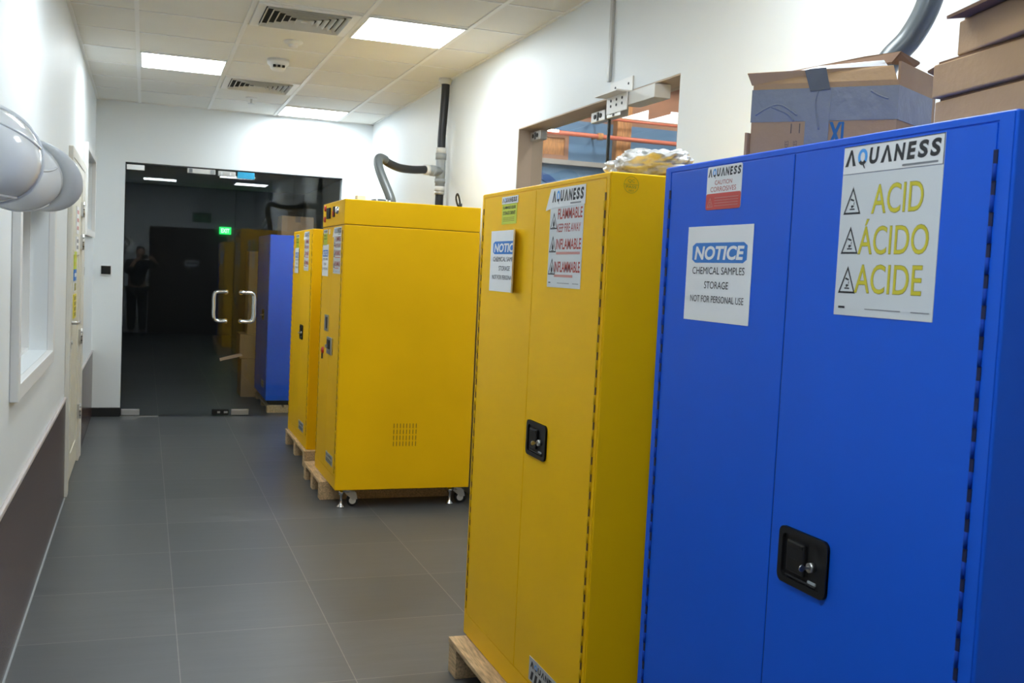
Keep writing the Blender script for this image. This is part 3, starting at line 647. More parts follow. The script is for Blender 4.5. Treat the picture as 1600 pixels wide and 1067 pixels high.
def flammable_sign(root, x, y0, y1, z0, z1, zb, tilt=0.0):
    w = y0-y1; h = zb-z0
    s = flat_sign('warning_sign', root, x, y0, y1, z0, zb, M['sign_grey'])
    L = MB(M['ink'], M['ink_red']); L.recalc = False; xx = x-XO
    L.text('FLAMMABLE', (xx, y0-w*0.25, z0+h*0.815), U, V, w*0.72, h*0.125, M['ink_red'], bold=0.02)
    L.text('KEEP FIRE AWAY', (xx, y0-w*0.24, z0+h*0.66), U, V, w*0.70, h*0.10, M['ink_red'], bold=0.01)
    L.text('INFLAMABLE', (xx, y0-w*0.23, z0+h*0.455), U, V, w*0.74, h*0.125, M['ink_red'], bold=0.02)
    bars(L, xx, y0-w*0.25, z0+h*0.395, w*0.70, h*0.03, M['ink_pink'])
    L.text('INFLAMMABLE', (xx, y0-w*0.21, z0+h*0.185), U, V, w*0.76, h*0.125, M['ink_red'], bold=0.02)
    bars(L, xx, y0-w*0.22, z0+h*0.125, w*0.55, h*0.03, M['ink_pink'])
    bars(L, xx, y0-w*0.05, z0+h*0.05, w*0.06, h*0.012, M['ink']); bars(L, xx, y0-w*0.32, z0+h*0.05, w*0.36, h*0.008, M['ink_grey']); bars(L, xx, y0-w*0.78, z0+h*0.05, w*0.17, h*0.008, M['ink_grey'])
    L.build('lettering', s)
    T = MB(M['ink']); T.recalc = False
    for zz in (0.70, 0.42, 0.15): triangle(T, xx, y0-w*0.02, z0+h*zz, w*0.22, h*0.2, M['ink'], 'flame')
    T.build('pictogram', s)
    # banner above, its lower left corner peeling
    b = MB(M['paper']); wb = w*1.03; hb = z1-zb+0.012; xb = x-0.0022
    P = [(-0.030, -0.006, 0.003), (w*0.04, 0.0, 0.0), (wb, 0.004, 0.0), (wb, hb, 0.0), (0, hb, 0.0)]
    vs = [(xb-p[2], y0-p[0], zb-0.012+p[1]) for p in P]+[(xb-p[2]+0.0008, y0-p[0], zb-0.012+p[1]) for p in P]
    b.faces(vs, [(0, 1, 4), (1, 2, 3, 4), (5, 9, 6), (6, 9, 8, 7)]+[(k, k+5, (k+1) % 5+5, (k+1) % 5) for k in range(5)]); bo = b.build('logo_banner', root)
    L = MB(M['ink']); L.recalc = False; logo(L, xb-0.0006, y0-w*0.06, zb+0.006, w*0.93, (z1-zb)*0.72)
    bars(L, xb-0.0006, y0-w*0.62, zb-0.004, w*0.3, 0.004, M['ink_grey']); L.build('lettering', bo)
def lime_label(root, x, y0, y1, z0, z1, zb):
    w = y0-y1
    a = flat_sign('logo_label', root, x-0.0012, y0+0.003, y1-0.012, zb-0.002, z1, M['paper']); L = MB(M['ink']); L.recalc = False
    logo(L, x-0.003, y0-0.004, zb+0.003, w*0.98, (z1-zb)*0.68); L.build('lettering', a)
    s = flat_sign('cabinet_label', root, x, y0, y1, z0, zb, M['lime']); h = zb-z0; L = MB(M['ink']); L.recalc = False; xx = x-XO
    L.text('FLAMMABLE LIQUID', (xx, y0-w*0.08, z0+h*0.70), U, V, w*0.84, h*0.17, M['ink'], bold=0.015)
    L.text('STORAGE CABINET', (xx, y0-w*0.08, z0+h*0.45), U, V, w*0.84, h*0.17, M['ink'], bold=0.015)
    for q in range(3): bars(L, xx, y0-w*0.1, z0+h*(0.14+0.08*q), w*0.76, h*0.025, M['ink_olive'])
    L.build('lettering', s)
def badge(root, x, y0, y1, z0, z1):
    w, h = y0-y1, z1-z0; s = flat_sign('maker_badge', root, x, y0, y1, z0, z1, M['silver'])
    L = MB(M['ink']); L.recalc = False; xx = x-XO
    L.text('\u039b', (xx, y0-w*0.05, z0+h*0.62), U, V, w*0.08, h*0.25, M['ink']); logo(L, xx, y0-w*0.05, z0+h*0.6, w*0.86, h*0.26, 0.0)
    for q in range(7):
        a = y0-w*(0.05+0.125*q); L.faces([(xx, a, z0+h*0.08), (xx, a-w*0.07, z0+h*0.08), (xx, a-w*0.11, z0+h*0.46), (xx, a-w*0.04, z0+h*0.46)], [(0, 1, 2, 3)], M['ink'])
    L.build('lettering', s)
def latch(root, x, y0, y1, z0, z1):
    w, h = y0-y1, z1-z0
    b = MB(M['black'])
    def off(i, r): return [(p[0]+i, p[1]+i) for p in rrect(w-2*i, h-2*i, r, 6)]
    b.ring(off(0, 0.016), off(0.013, 0.011), (x-0.007, y0, z0), U, V, 0.0068); b.ring(off(0.0, 0.016), off(0.004, 0.014), (x-0.0045, y0, z0), U, V, 0.0042)
    b.prism(off(0.012, 0.011), (x-0.0008, y0, z0), U, V, 0.0006); L = b.build('latch', root)
    p = MB(M['black']); p.box(x-0.0085, x-0.001, y0-w*0.56, y0-w*0.19, z0+h*0.24, z0+h*0.80, bev=0.003); p.box(x-0.010, x-0.008, y0-w*0.53, y0-w*0.22, z0+h*0.70, z0+h*0.77, bev=0.0008); p.box(x-0.0092, x-0.008, y0-w*0.45, y0-w*0.27, z0+h*0.47, z0+h*0.5); p.build('paddle', L)
    bb = MB(M['black']); bb.box(x-0.006, x-0.001, y0-w*0.80, y0-w*0.16, z0+h*0.135, z0+h*0.175, bev=0.002); bb.box(x-0.004, x-0.001, y0-w*0.78, y0-w*0.62, z0+h*0.13, z0+h*0.22, M['pvc'], bev=0.001); bb.build('catch_bar', L)
    k = MB(M['steel']); cy_, cz = y0-w*0.70, z0+h*0.47
    k.cyl((x-0.012, cy_, cz), (x-0.001, cy_, cz), 0.0095, seg=18); k.build('lock_cylinder', L)
    k = MB(M['steel']); k.box(x-0.022, x-0.012, cy_-0.001, cy_+0.001, cz-0.003, cz+0.003); k.cyl((x-0.027, cy_-0.0012, cz), (x-0.027, cy_+0.0012, cz), 0.0065, seg=16); k.build('key', L)

def hinge_strip(door, x, y, z0, z1, ym, gm, pitch=0.048, side=1):
    m = MB(ym, gm); n = int((z1-z0)/pitch)
    for k in range(n):
        z = z0+k*pitch; m.cyl((x-0.001, y, z), (x-0.001, y, z+pitch*0.55), 0.0036, m=ym, seg=10); m.box(x-0.0015, x+0.002, y-0.004, y+0.004, z+pitch*0.55, z+pitch, gm)
    m.build('hinge', door)

def cabinet(name, x, y0, y1, z0, z1, depth, paint, hinge, gap, label, seam, ztop=0.017, zbot=0.083, group=None, edge=0.036, xd=0.003):
    """two-door steel cabinet whose front faces -X; y1 is the viewer's left side"""
    root = thing(name, (x+depth/2, (y0+y1)/2, z0), label, 'cabinet', group)
    b = MB(paint); b.box(x+xd, x+depth, y0, y1, z0, z1, bev=0.004, seg=3)
    # shallow frame lip round the doors
    lip = [(0, 0), (y1-y0, 0), (y1-y0, z1-z0), (0, z1-z0)]; ins = [(edge-0.004, zbot-0.003), (y1-y0-edge+0.004, zbot-0.003), (y1-y0-edge+0.004, z1-z0-ztop+0.003), (edge-0.004, z1-z0-ztop+0.003)]
    b.ring([(0.004, 0.004), (y1-y0-0.004, 0.004), (y1-y0-0.004, z1-z0-0.004), (0.004, z1-z0-0.004)], ins, (x+0.0005, y1, z0), U, V, xd); b.build('body', root)
    for (a, c, hy) in ((seam+0.0018, y1-edge, y1-edge+0.002), (y0+edge, seam-0.0018, y0+edge-0.002)):
        d = MB(paint, gap); d.box(x, x+xd, a, c, z0+zbot, z1-ztop, bev=0.0012); door = d.build('door', root)
        hinge_strip(door, x, hy, z0+zbot+0.02, z1-ztop-0.012, hinge, gap)
    gp = MB(gap); gp.box(x+0.002, x+xd+0.0005, seam-0.0018, seam+0.0018, z0+zbot, z1-ztop); gp.build('door_gap', root)
    return root

# near blue cabinet
bz0, bz1 = 0.125, 1.775; BX = 1.228
B1 = cabinet('storage_cabinet', BX, 1.21, 2.315, bz0, bz1, 0.84, M['blue'], M['hinge_b'], M['gap_b'], 'large blue two-door steel cabinet in the right foreground with acid sign', 1.766)
notice(B1, BX, 2.177, 1.897, 1.402, 1.622)
s = flat_sign('hazard_label', B1, BX, 2.104, 1.957, 1.659, 1.758, M['paper'], 0.006)
L = MB(M['ink']); L.recalc = False; xx = BX-XO; w, h = 0.147, 0.099
logo(L, xx, 2.099, 1.734, 0.138, 0.019); L.text('CAUTION', (xx, 2.104-w*0.24, 1.7155), U, V, w*0.50, 0.010, M['ink_red']); L.text('CORROSIVES', (xx, 2.104-w*0.12, 1.700), U, V, w*0.74, 0.011, M['ink_red'])
L.build('lettering', s)
r = MB(M['red']); r.prism(rrect(w, 0.037, 0.006, 3), (BX-0.0016, 2.104, 1.659), U, V, 0.0004); r.build('red_panel', s)
L = MB(M['ink_pink']); L.recalc = False; triangle(L, BX-0.002, 2.098, 1.665, 0.026, 0.022, M['ink_pink'], 'acid')
for q in range(4): bars(L, BX-0.002, 2.066, 1.667+0.006*q, 0.10, 0.0012, M['ink_pink'])
L.build('fine_print', s)
def acid_sign():
    y0, y1, z0, z1 = 1.609, 1.352, 1.443, 1.755; w, h = y0-y1, z1-z0
    s = flat_sign('warning_sign', B1, BX, y0, y1, z0, 1.703, M['sign_grey']); hh = 1.703-z0
    xx = BX-XO
    for (t, a, ww, zz, hb) in (('ACID', 0.34, 0.50, 0.715, 0.195), ('\u00c1CIDO', 0.225, 0.69, 0.435, 0.24), ('ACIDE', 0.215, 0.665, 0.165, 0.195)):
        L = MB(M['ink_yellow'], M['ink_olive']); L.recalc = False
        L.text(t, (xx+0.0002, y0-w*a+0.0012, z0+hh*zz-0.0012), U, V, w*ww+0.0024, hh*hb+0.0024, M['ink_olive'], bold=0.012)
        L.text(t, (xx-0.0002, y0-w*a, z0+hh*zz), U, V, w*ww, hh*hb, M['ink_yellow'], bold=0.0)
        L.build('lettering', s)
    L = MB(M['ink']); L.recalc = False
    L.box(xx-0.0003, xx+0.0002, y0-w*0.12, y0-w*0.05, z0+hh*0.05, z0+hh*0.05+0.004, M['ink']); bars(L, xx, y0-w*0.34, z0+hh*0.05, w*0.36, 0.0016, M['ink_grey']); bars(L, xx, y0-w*0.80, z0+hh*0.05, w*0.17, 0.0016, M['ink_grey'])
    L.build('small_print', s)
    T = MB(M['ink']); T.recalc = False
    for zz in (0.74, 0.46, 0.18): triangle(T, xx, y0-w*0.035, z0+hh*zz-0.006, w*0.19, hh*0.195, M['ink'], 'acid')
    T.build('pictogram', s)
    b = flat_sign('logo_banner', B1, BX, y0, y1, 1.7035, z1, M['paper']); L = MB(M['ink']); L.recalc = False
    logo(L, xx, y0-w*0.02, 1.718, w*0.95, 0.030); bars(L, xx, y0-w*0.62, 1.7075, w*0.33, 0.0035, M['ink_grey']); bars(L, xx, y0, 1.7536, w, 0.0012, M['ink']); bars(L, xx, y0, 1.7035, w, 0.0008, M['ink_grey']); bars(L, xx, y0-w+0.0014, 1.7035, 0.0014, 0.05, M['ink'])
    L.build('lettering', b)
acid_sign()
latch(B1, BX, 1.727, 1.572, 0.899, 1.012)

# near yellow cabinet
YX = 1.164
Y1 = cabinet('storage_cabinet', YX, 2.50, 3.60, 0.13, 1.776, 0.84, M['yellow'], M['hinge_y'], M['gap_y'], 'yellow two-door steel cabinet in the middle, next to the blue foreground cabinet', 3.049, edge=0.026)
flammable_sign(Y1, YX, 2.918, 2.664, 1.456, 1.753, 1.706)
lime_label(Y1, YX, 3.370, 3.222, 1.659, 1.753, 1.730)
notice(Y1, YX, 3.475, 3.165, 1.427, 1.638, curl=0.226)
latch(Y1, YX, 3.019, 2.855, 0.922, 1.032); badge(Y1, YX, 2.908, 2.645, 0.225, 0.30)
q = MB(M['ink_olive']); q.recalc = False; n = 36; cx, cz, R = 1.226, 1.744, 0.0225
for r0, r1 in ((R, R-0.0011),):
    for k in range(n):
        a, b2 = 2*math.pi*k/n, 2*math.pi*(k+1)/n
        q.faces([(cx+r0*math.cos(a), 2.4994, cz+r0*math.sin(a)), (cx+r0*math.cos(b2), 2.4994, cz+r0*math.sin(b2)), (cx+r1*math.cos(b2), 2.4994, cz+r1*math.sin(b2)), (cx+r1*math.cos(a), 2.4994, cz+r1*math.sin(a))], [(0, 1, 2, 3)])
q.box(cx-R, cx+R, 2.499, 2.4996, cz+0.0005, cz+0.0014)
q.text('QC', (cx-0.010, 2.4994, cz+0.005), (1, 0, 0), V, 0.02, 0.010); q.text('PASS', (cx-0.015, 2.4994, cz-0.009), (1, 0, 0), V, 0.03, 0.007); q.text('001', (cx-0.007, 2.4994, cz-0.018), (1, 0, 0), V, 0.014, 0.005)
q.build('inspection_stamp', Y1)

# big ventilated yellow cabinet on casters
GXF = 1.122; gy0, gy1, gz0, gz1 = 6.15, 6.93, 0.117, 1.893
G1 = cabinet('ventilated_cabinet', GXF, gy0, gy1, gz0, 1.738, 0.86, M['yellow'], M['hinge_y'], M['gap_y'], 'tall yellow cabinet on casters with control box on top and slotted side', 6.54, ztop=0.012, zbot=0.08)
hb = MB(M['yellow']); hb.box(GXF, GXF+0.86, gy0, gy1, 1.7415, gz1, bev=0.004, seg=3); hb.box(GXF+0.004, GXF+0.856, gy0+0.004, gy1-0.004, 1.735, 1.745, M['gap_y']); hbo = hb.build('control_box', G1)
for (y, z) in ((6.83, 1.862), (6.835, 1.790)):
    m = MB(M['red']); m.lathe((GXF, y, z), (-1, 0, 0), [(0.019, 0), (0.019, 0.007), (0.013, 0.011), (0, 0.012)], seg=16); m.build('red_button', hbo)
m = MB(M['black']); m.box(GXF-0.012, GXF, 6.63, 6.74, 1.79, 1.86, bev=0.003); m.build('display', hbo)
m = MB(M['red'], M['ink']); m.box(GXF-0.008, GXF, 6.48, 6.525, 1.795, 1.862, M['ink'], bev=0.002); m.box(GXF-0.012, GXF-0.007, 6.487, 6.518, 1.802, 1.83, M['red']); m.build('rocker_switch', hbo)
m = MB(M['chrome']); m.lathe((GXF, 6.36, 1.832), (-1, 0, 0), [(0.024, 0), (0.024, 0.01), (0.016, 0.02), (0, 0.022)], seg=16); m.build('knob', hbo)
flammable_sign(G1, GXF, 6.475, 6.225, 1.44, 1.728, 1.685)
lime_label(G1, GXF, 6.87, 6.73, 1.62, 1.722, 1.70)
m = MB(M['paper']); m.box(GXF-0.001, GXF, 6.64, 6.67, 1.69, 1.722); m.build('small_sticker', G1)
notice(G1, GXF, 6.90, 6.66, 1.418, 1.625)
m = MB(M['steel']); m.ring([(0, 0), (0.125, 0), (0.125, 0.105), (0, 0.105)], [(0.03, 0.014), (0.117, 0.014), (0.117, 0.091), (0.03, 0.091)], (GXF-0.008, 6.69, 1.065), U, V, 0.0078); so = m.build('recessed_pull', G1)
m = MB(M['black']); m.box(GXF-0.003, GXF-0.0002, 6.575, 6.66, 1.079, 1.156); m.build('recess', so)
m = MB(M['steel']); m.box(GXF-0.012, GXF, 6.39, 6.56, 0.925, 1.035, bev=0.004); lo = m.build('latch', G1)
m = MB(M['black']); m.box(GXF-0.018, GXF-0.011, 6.43, 6.52, 0.96, 1.02, bev=0.002); m.box(GXF-0.026, GXF-0.017, 6.50, 6.53, 0.965, 0.985, M['steel']); m.build('paddle', lo)
m = MB(M['red']); m.lathe((GXF, 6.74, 0.93), (-1, 0, 0), [(0.022, 0), (0.022, 0.01), (0.01, 0.015), (0, 0.015)], seg=14); m.box(GXF-0.012, GXF-0.004, 6.73, 6.742, 0.875, 0.925, M['ink']); m.build('key_tag', lo)
badge(G1, GXF, 6.50, 6.26, 0.24, 0.305)
vs_ = MB(M['gap_y'])
for r in range(4):
    for k in range(8):
        x = 1.478+0.0203*k; z = 0.388+0.0375*r; vs_.box(x-0.002, x+0.002, gy0-0.0006, gy0+0.002, z, z+0.029)
vs_.build('side_vent', G1)
def caster(x, y):
    w = MB(M['black']); w.cyl((x+0.045, y-0.016, 0.036), (x+0.045, y+0.016, 0.036), 0.036, seg=24); w.cyl((x+0.045, y-0.017, 0.036), (x+0.045, y+0.017, 0.036), 0.022, m=M['pvc_white'], seg=20)
    c = MB(M['steel']); c.box(x-0.03, x+0.06, y-0.03, y+0.03, gz0-0.006, gz0-0.0005); c.cyl((x+0.015, y, gz0-0.03), (x+0.015, y, gz0-0.006), 0.024)
    for s in (-1, 1): c.prism([(-0.02, -0.005), (0.03, -0.05), (0.06, -0.045), (0.05, -0.002), (0.0, 0.01)], (x+0.015, y+s*0.022, 0.09), (1, 0, 0), (0, 0, 1), 0.004)
    co = c.build('caster', G1); w.build('wheel', co)
    f = MB(M['chrome']); f.lathe((x-0.03, y-0.03, 0.0), (0, 0, 1), [(0, 0), (0.026, 0), (0.026, 0.006), (0.008, 0.022), (0.007, 0.075), (0.014, 0.078), (0.014, 0.105), (0, 0.105)], seg=20); f.build('levelling_foot', co)
caster(1.205, 6.24); caster(1.905, 6.24)

# far yellow cabinet
FX = 1.15
F1 = cabinet('storage_cabinet', FX, 7.53, 8.55, 0.122, 1.75, 0.84, M['yellow'], M['hinge_y'], M['gap_y'], 'yellow two-door cabinet farthest back, between the caster cabinet and the glass doors', 8.03, edge=0.03)
flammable_sign(F1, FX, 7.93, 7.70, 1.44, 1.735, 1.69); lime_label(F1, FX, 8.39, 8.24, 1.615, 1.722, 1.70)
notice(F1, FX, 8.44, 8.19, 1.415, 1.615, curl=0.21); latch(F1, FX, 8.01, 7.86, 0.912, 1.022); badge(F1, FX, 7.93, 7.69, 0.22, 0.29)

# blue cabinet just beyond the glass
KX = 1.158
K1 = cabinet('storage_cabinet', KX, 10.30, 11.40, 0.118, 1.765, 0.84, M['blue'], M['hinge_b'], M['gap_b'], 'blue cabinet standing behind the far glass door on a wooden pallet', 10.85)
latch(K1, KX, 10.80, 10.65, 0.9, 1.01); badge(K1, KX, 10.72, 10.5, 0.22, 0.29)

# ---------------------------------------------------------------- pallets
def pallet(x0, x1, y0, y1, h, label, blocks=3, bw=0.09):
    t = thing('wooden_pallet', ((x0+x1)/2, (y0+y1)/2, 0), label, 'pallet', 'wooden pallets under the cabinets'); th = 0.019
    n = max(4, int((x1-x0)/0.16)); g_ = 0.02; w = (x1-x0-g_*(n-1))/n
    for k in range(n):
        a = x0+k*(w+g_); m = MB(M['wood']); m.box(a, a+w, y0, y1, h-th, h-0.0005, bev=0.002); m.build('deck_board', t)
    for k in range(blocks):
        yy = y0+(y1-y0-bw)*k/(blocks-1); m = MB(M['wood']); m.box(x0+0.004, x1-0.004, yy, yy+bw, 0, h-th, bev=0.002); m.build('bearer', t)
pallet(1.155, 2.05, 1.25, 2.30, 0.125, 'wooden pallet under the blue foreground cabinet')
pallet(1.098, 1.98, 2.62, 3.57, 0.13, 'pale wooden pallet sticking out under the middle yellow cabinet')
pallet(1.075, 1.95, 6.42, 7.12, 0.1165, 'wooden pallet partly under the yellow caster cabinet', bw=0.08)
pallet(1.128, 1.98, 7.47, 8.53, 0.122, 'wooden pallet under the farthest yellow cabinet')
pallet(1.17, 2.0, 10.27, 11.4, 0.07, 'wooden pallet under the blue cabinet behind the glass')
kb = MB(M['skirting']); kb.box(1.20, 1.95, 10.34, 11.36, 0.07, 0.1185); kb.build('plinth', K1)  # black block; its colour stands in for the shaded gap above the pallet

# ---------------------------------------------------------------- things on top of the cabinets
def open_carton():
    """local frame: a runs along the printed front face, b into the box; C is the near corner"""
    C = Vector((1.62, 1.945, 1.776)); A = Vector((-0.69, 0.72, 0)).normalized(); B = Vector((0.88, 0.47, 0)).normalized(); LA, LB, H = 0.335, 0.23, 0.202
    def P(a, b, z): return C+A*a+B*b+Vector((0, 0, z))
    ctr = P(LA/2, LB/2, 0); t = thing('taped_carton', ctr, 'worn cardboard carton bound with grey duct tape, open flaps, on the blue foreground cabinet', 'box')
    def bx(m, a0, a1, b0, b1, z0, z1, mm=None):
        vs = [P(a, b, z) for z in (z0, z1) for (a, b) in ((a0, b0), (a1, b0), (a1, b1), (a0, b1))]
        m.faces(vs, [(0, 1, 2, 3), (4, 7, 6, 5), (0, 4, 5, 1), (1, 5, 6, 2), (2, 6, 7, 3), (3, 7, 4, 0)], mm)
    def sheet(name, pts, m, th=0.005):
        f = MB(m); Q = [P(*p) for p in pts]; n = (Q[1]-Q[0]).cross(Q[2]-Q[0]).normalized()*th; k = len(Q)
        f.faces(Q+[p-n for p in Q], [tuple(range(k)), tuple(range(2*k-1, k-1, -1))]+[(j, j+k, (j+1) % k+k, (j+1) % k) for j in range(k)]); return f.build(name, t)
    m = MB(M['card']); e = 0.006
    bx(m, 0, LA, 0, e, 0, H); bx(m, 0, LA, LB-e, LB, 0, H); bx(m, 0, e, e, LB, 0, H+0.042); bx(m, LA-e, LA, e, LB-e, 0, H); bx(m, e, LA-e, e, LB-e, 0, e); m.build('carton_body', t)
    sheet('front_flap', [(LA+0.012, -0.010, H+0.026), (LA+0.004, 0.0, H-0.002), (0.005, 0.0, H+0.0), (0.02, 0.012, H+0.034), (0.15, 0.014, H+0.031)], M['card'])
    sheet('white_liner', [(LA-0.06, 0.02, H+0.026), (0.03, 0.022, H+0.028), (0.05, 0.034, H+0.052), (0.20, 0.036, H+0.045)], M['paper'], 0.003)
    sheet('rear_flap', [(LA-0.01, 0.03, H+0.026), (0.03, 0.03, H+0.046), (0.004, 0.10, H+0.05), (0.004, 0.125, H+0.062), (0.02, 0.05, H+0.074), (0.10, 0.05, H+0.066), (0.22, 0.05, H+0.047)], M['card_dark'], 0.005)
    sheet('side_flap', [(-0.001, LB*0.72, H+0.043), (-0.001, LB, H+0.043), (-0.03, LB*1.2, H+0.052), (-0.012, LB*0.85, H+0.062)], M['card_dark'], 0.005)
    tz0, tz1 = 0.111, 0.189; d = MB(M['duct']); bx(d, -0.0018, LA+0.0018, -0.0018, -0.0003, tz0, tz1); bx(d, -0.0018, -0.0003, -0.0003, LB*0.9, tz0, tz1); bx(d, LA+0.0003, LA+0.0018, -0.0003, LB*0.8, tz0, tz1)
    bx(d, 0.150, 0.205, -0.0030, -0.0018, 0.002, tz1)
    for pts in ([(0.325, 0.128), (0.29, 0.148), (0.262, 0.15), (0.225, 0.125)], [(0.29, 0.148), (0.25, 0.13), (0.232, 0.112)], [(0.178, 0.183), (0.184, 0.15), (0.172, 0.09)], [(0.06, 0.178), (0.04, 0.166), (0.02, 0.158)]):
        d.tube([P(a, -0.0022-(0.0012 if 0.15 < a < 0.205 else 0), z) for a, z in pts], 0.0022, sub=6, seg=8)
    d.build('duct_tape', t)
    sheet('tape_patch', [(0.212, -0.006, H+0.028), (0.196, -0.006, H-0.022), (0.150, -0.006, H-0.018), (0.165, -0.001, H+0.034), (0.20, -0.003, H+0.032)], M['duct_dark'], 0.0012)
    # printing
    Ut, o = (-A), None
    s = MB(M['ink_teal']); s.recalc = False; s.text('XL', P(0.150, -0.0006, 0.052), Ut, V, 0.045, 0.056, bold=0.04); s.build('size_print', t)
    s = MB(M['ink_brown']); s.recalc = False
    for a in (0.238, 0.218): s.text('BOXES', P(a+0.004, -0.0006, 0.03), V, A, 0.035, 0.009); bx(s, a-0.001, a+0.001, -0.0009, -0.0003, 0.083, 0.106)
    s.build('contents_print', t)
    m = MB(M['card']); bx(m, LA+0.002, LA+0.008, -0.012, 0.03, 0.002, 0.085); m.build('loose_side_flap', t)
open_carton()
def flat_carton(x0, x1, y0, y1, z0, z1, label, turn=8.0, flap=False):
    t = thing('flat_carton', ((x0+x1)/2, (y0+y1)/2, z0), label, 'box', 'flat cartons stacked on the blue cabinet')
    b = MB(M['card']); b.box(x0, x1, y0, y1, z0+0.001, z1, bev=0.003); b.build('carton_body', t)
    f = MB(M['card_dark']); f.box(x0+0.006, x1-0.01, y0+0.01, y1-0.008, z1, z1+0.005); f.build('lid_edge', t)
    if flap:
        f = MB(M['card_dark']); f.box(x0-0.035, x0+0.2, y0+0.02, y1-0.02, z1+0.03, z1+0.036, rot=('Y', math.radians(-8), (x0+0.2, y1, z1+0.006))); f.build('open_flap', t)
    t.location = (x0, y1, z0); 
    for c in t.children:
        for v in c.data.vertices: v.co += Vector(((x1-x0)/2, (y0-y1)/2, 0))
    t.rotation_euler.z = -math.radians(turn)
    return t
flat_carton(1.455, 1.86, 1.12, 1.64, 1.775, 1.866, 'flat brown carton at the bottom of the stack on the blue foreground cabinet')
flat_carton(1.45, 1.86, 1.10, 1.645, 1.872, 1.938, 'flat brown carton in the middle of the stack on the blue foreground cabinet')
flat_carton(1.45, 1.84, 1.10, 1.585, 1.944, 2.01, 'flat brown carton with open flap, topmost of the stack on the blue foreground cabinet', turn=14.0, flap=True)

def plastic_bag():
    bm = bmesh.new(); bmesh.ops.create_icosphere(bm, subdivisions=5, radius=1)
    for v in bm.verts:
        p = v.co.copy(); n = noise.noise(p*1.7+Vector((3, 1, 2)))*0.32+abs(noise.noise(p*4.2))*0.28-abs(noise.noise(p*8.5+Vector((5, 0, 0))))*0.14
        v.co = p*(1+n); v.co = Vector((v.co.x*0.10, v.co.y*0.19, v.co.z*0.056))
    zmin = min(v.co.z for v in bm.verts)
    for v in bm.verts: v.co.z = max(v.co.z, -0.05)
    for v in bm.verts: v.co += Vector((1.43, 2.79, 1.8275))
    m = MB(M['bag']); m.add(bm, smooth=True); tag(m.build('plastic_bag', loc=(1.42, 2.8, 1.777)), 'crumpled clear plastic bag lying on the middle yellow cabinet', 'bag')
plastic_bag()
def scraps():
    m = MB(M['card_dark'])
    for k in range(7): m.tube([(1.27+0.01*random.random(), 3.05-0.05*k, 1.781), (1.275, 3.03-0.05*k, 1.79+0.006*random.random()), (1.27, 2.99-0.05*k, 1.781)], 0.004, sub=4, seg=8)
    m.box(1.262, 1.32, 2.72, 3.06, 1.7765, 1.7805); tag(m.build('cardboard_scrap', loc=(1.29, 2.9, 1.777)), 'ragged brown scrap of cardboard lying near the front edge of the middle yellow cabinet top', 'scrap')
    m = MB(M['pvc_white']); m.box(1.22, 1.275, 6.28, 6.36, gz1+0.0005, gz1+0.038, bev=0.006); tag(m.build('white_block', loc=(1.25, 6.32, gz1)), 'small white block on top of the yellow caster cabinet near its front corner', 'block')
    t = thing('duct_flange', (1.41, 6.50, gz1), 'low round grey flange fitting on the yellow caster cabinet beside the black hose', 'flange')
    m = MB(M['hose_grey']); m.lathe((1.41, 6.5, gz1+0.0005), (0, 0, 1), [(0, 0), (0.075, 0), (0.075, 0.012), (0.06, 0.02), (0.055, 0.03), (0.03, 0.034), (0, 0.034)], seg=24); m.build('flange_body', t)
    for k in range(6):
        a = k*math.pi/3; m = MB(M['steel']); m.cyl((1.41+0.064*math.cos(a), 6.5+0.064*math.sin(a), gz1+0.012), (1.41+0.064*math.cos(a), 6.5+0.064*math.sin(a), gz1+0.03), 0.006, seg=8); m.build('bolt', t)
    m = MB(M['black']); m.tube([(1.93, 6.45, gz1), (1.93, 6.45, gz1+0.05), (1.91, 6.44, gz1+0.10), (1.90, 6.44, gz1+0.075), (1.915, 6.45, gz1+0.03), (1.94, 6.46, gz1+0.001)], 0.006, sub=6, seg=10); m.cyl((1.935, 6.452, gz1), (1.935, 6.452, gz1+0.04), 0.012, seg=12)
    tag(m.build('power_cable', loc=(1.93, 6.45, gz1)), 'short loop of black cable standing on the rear of the yellow caster cabinet', 'cable')
scraps()

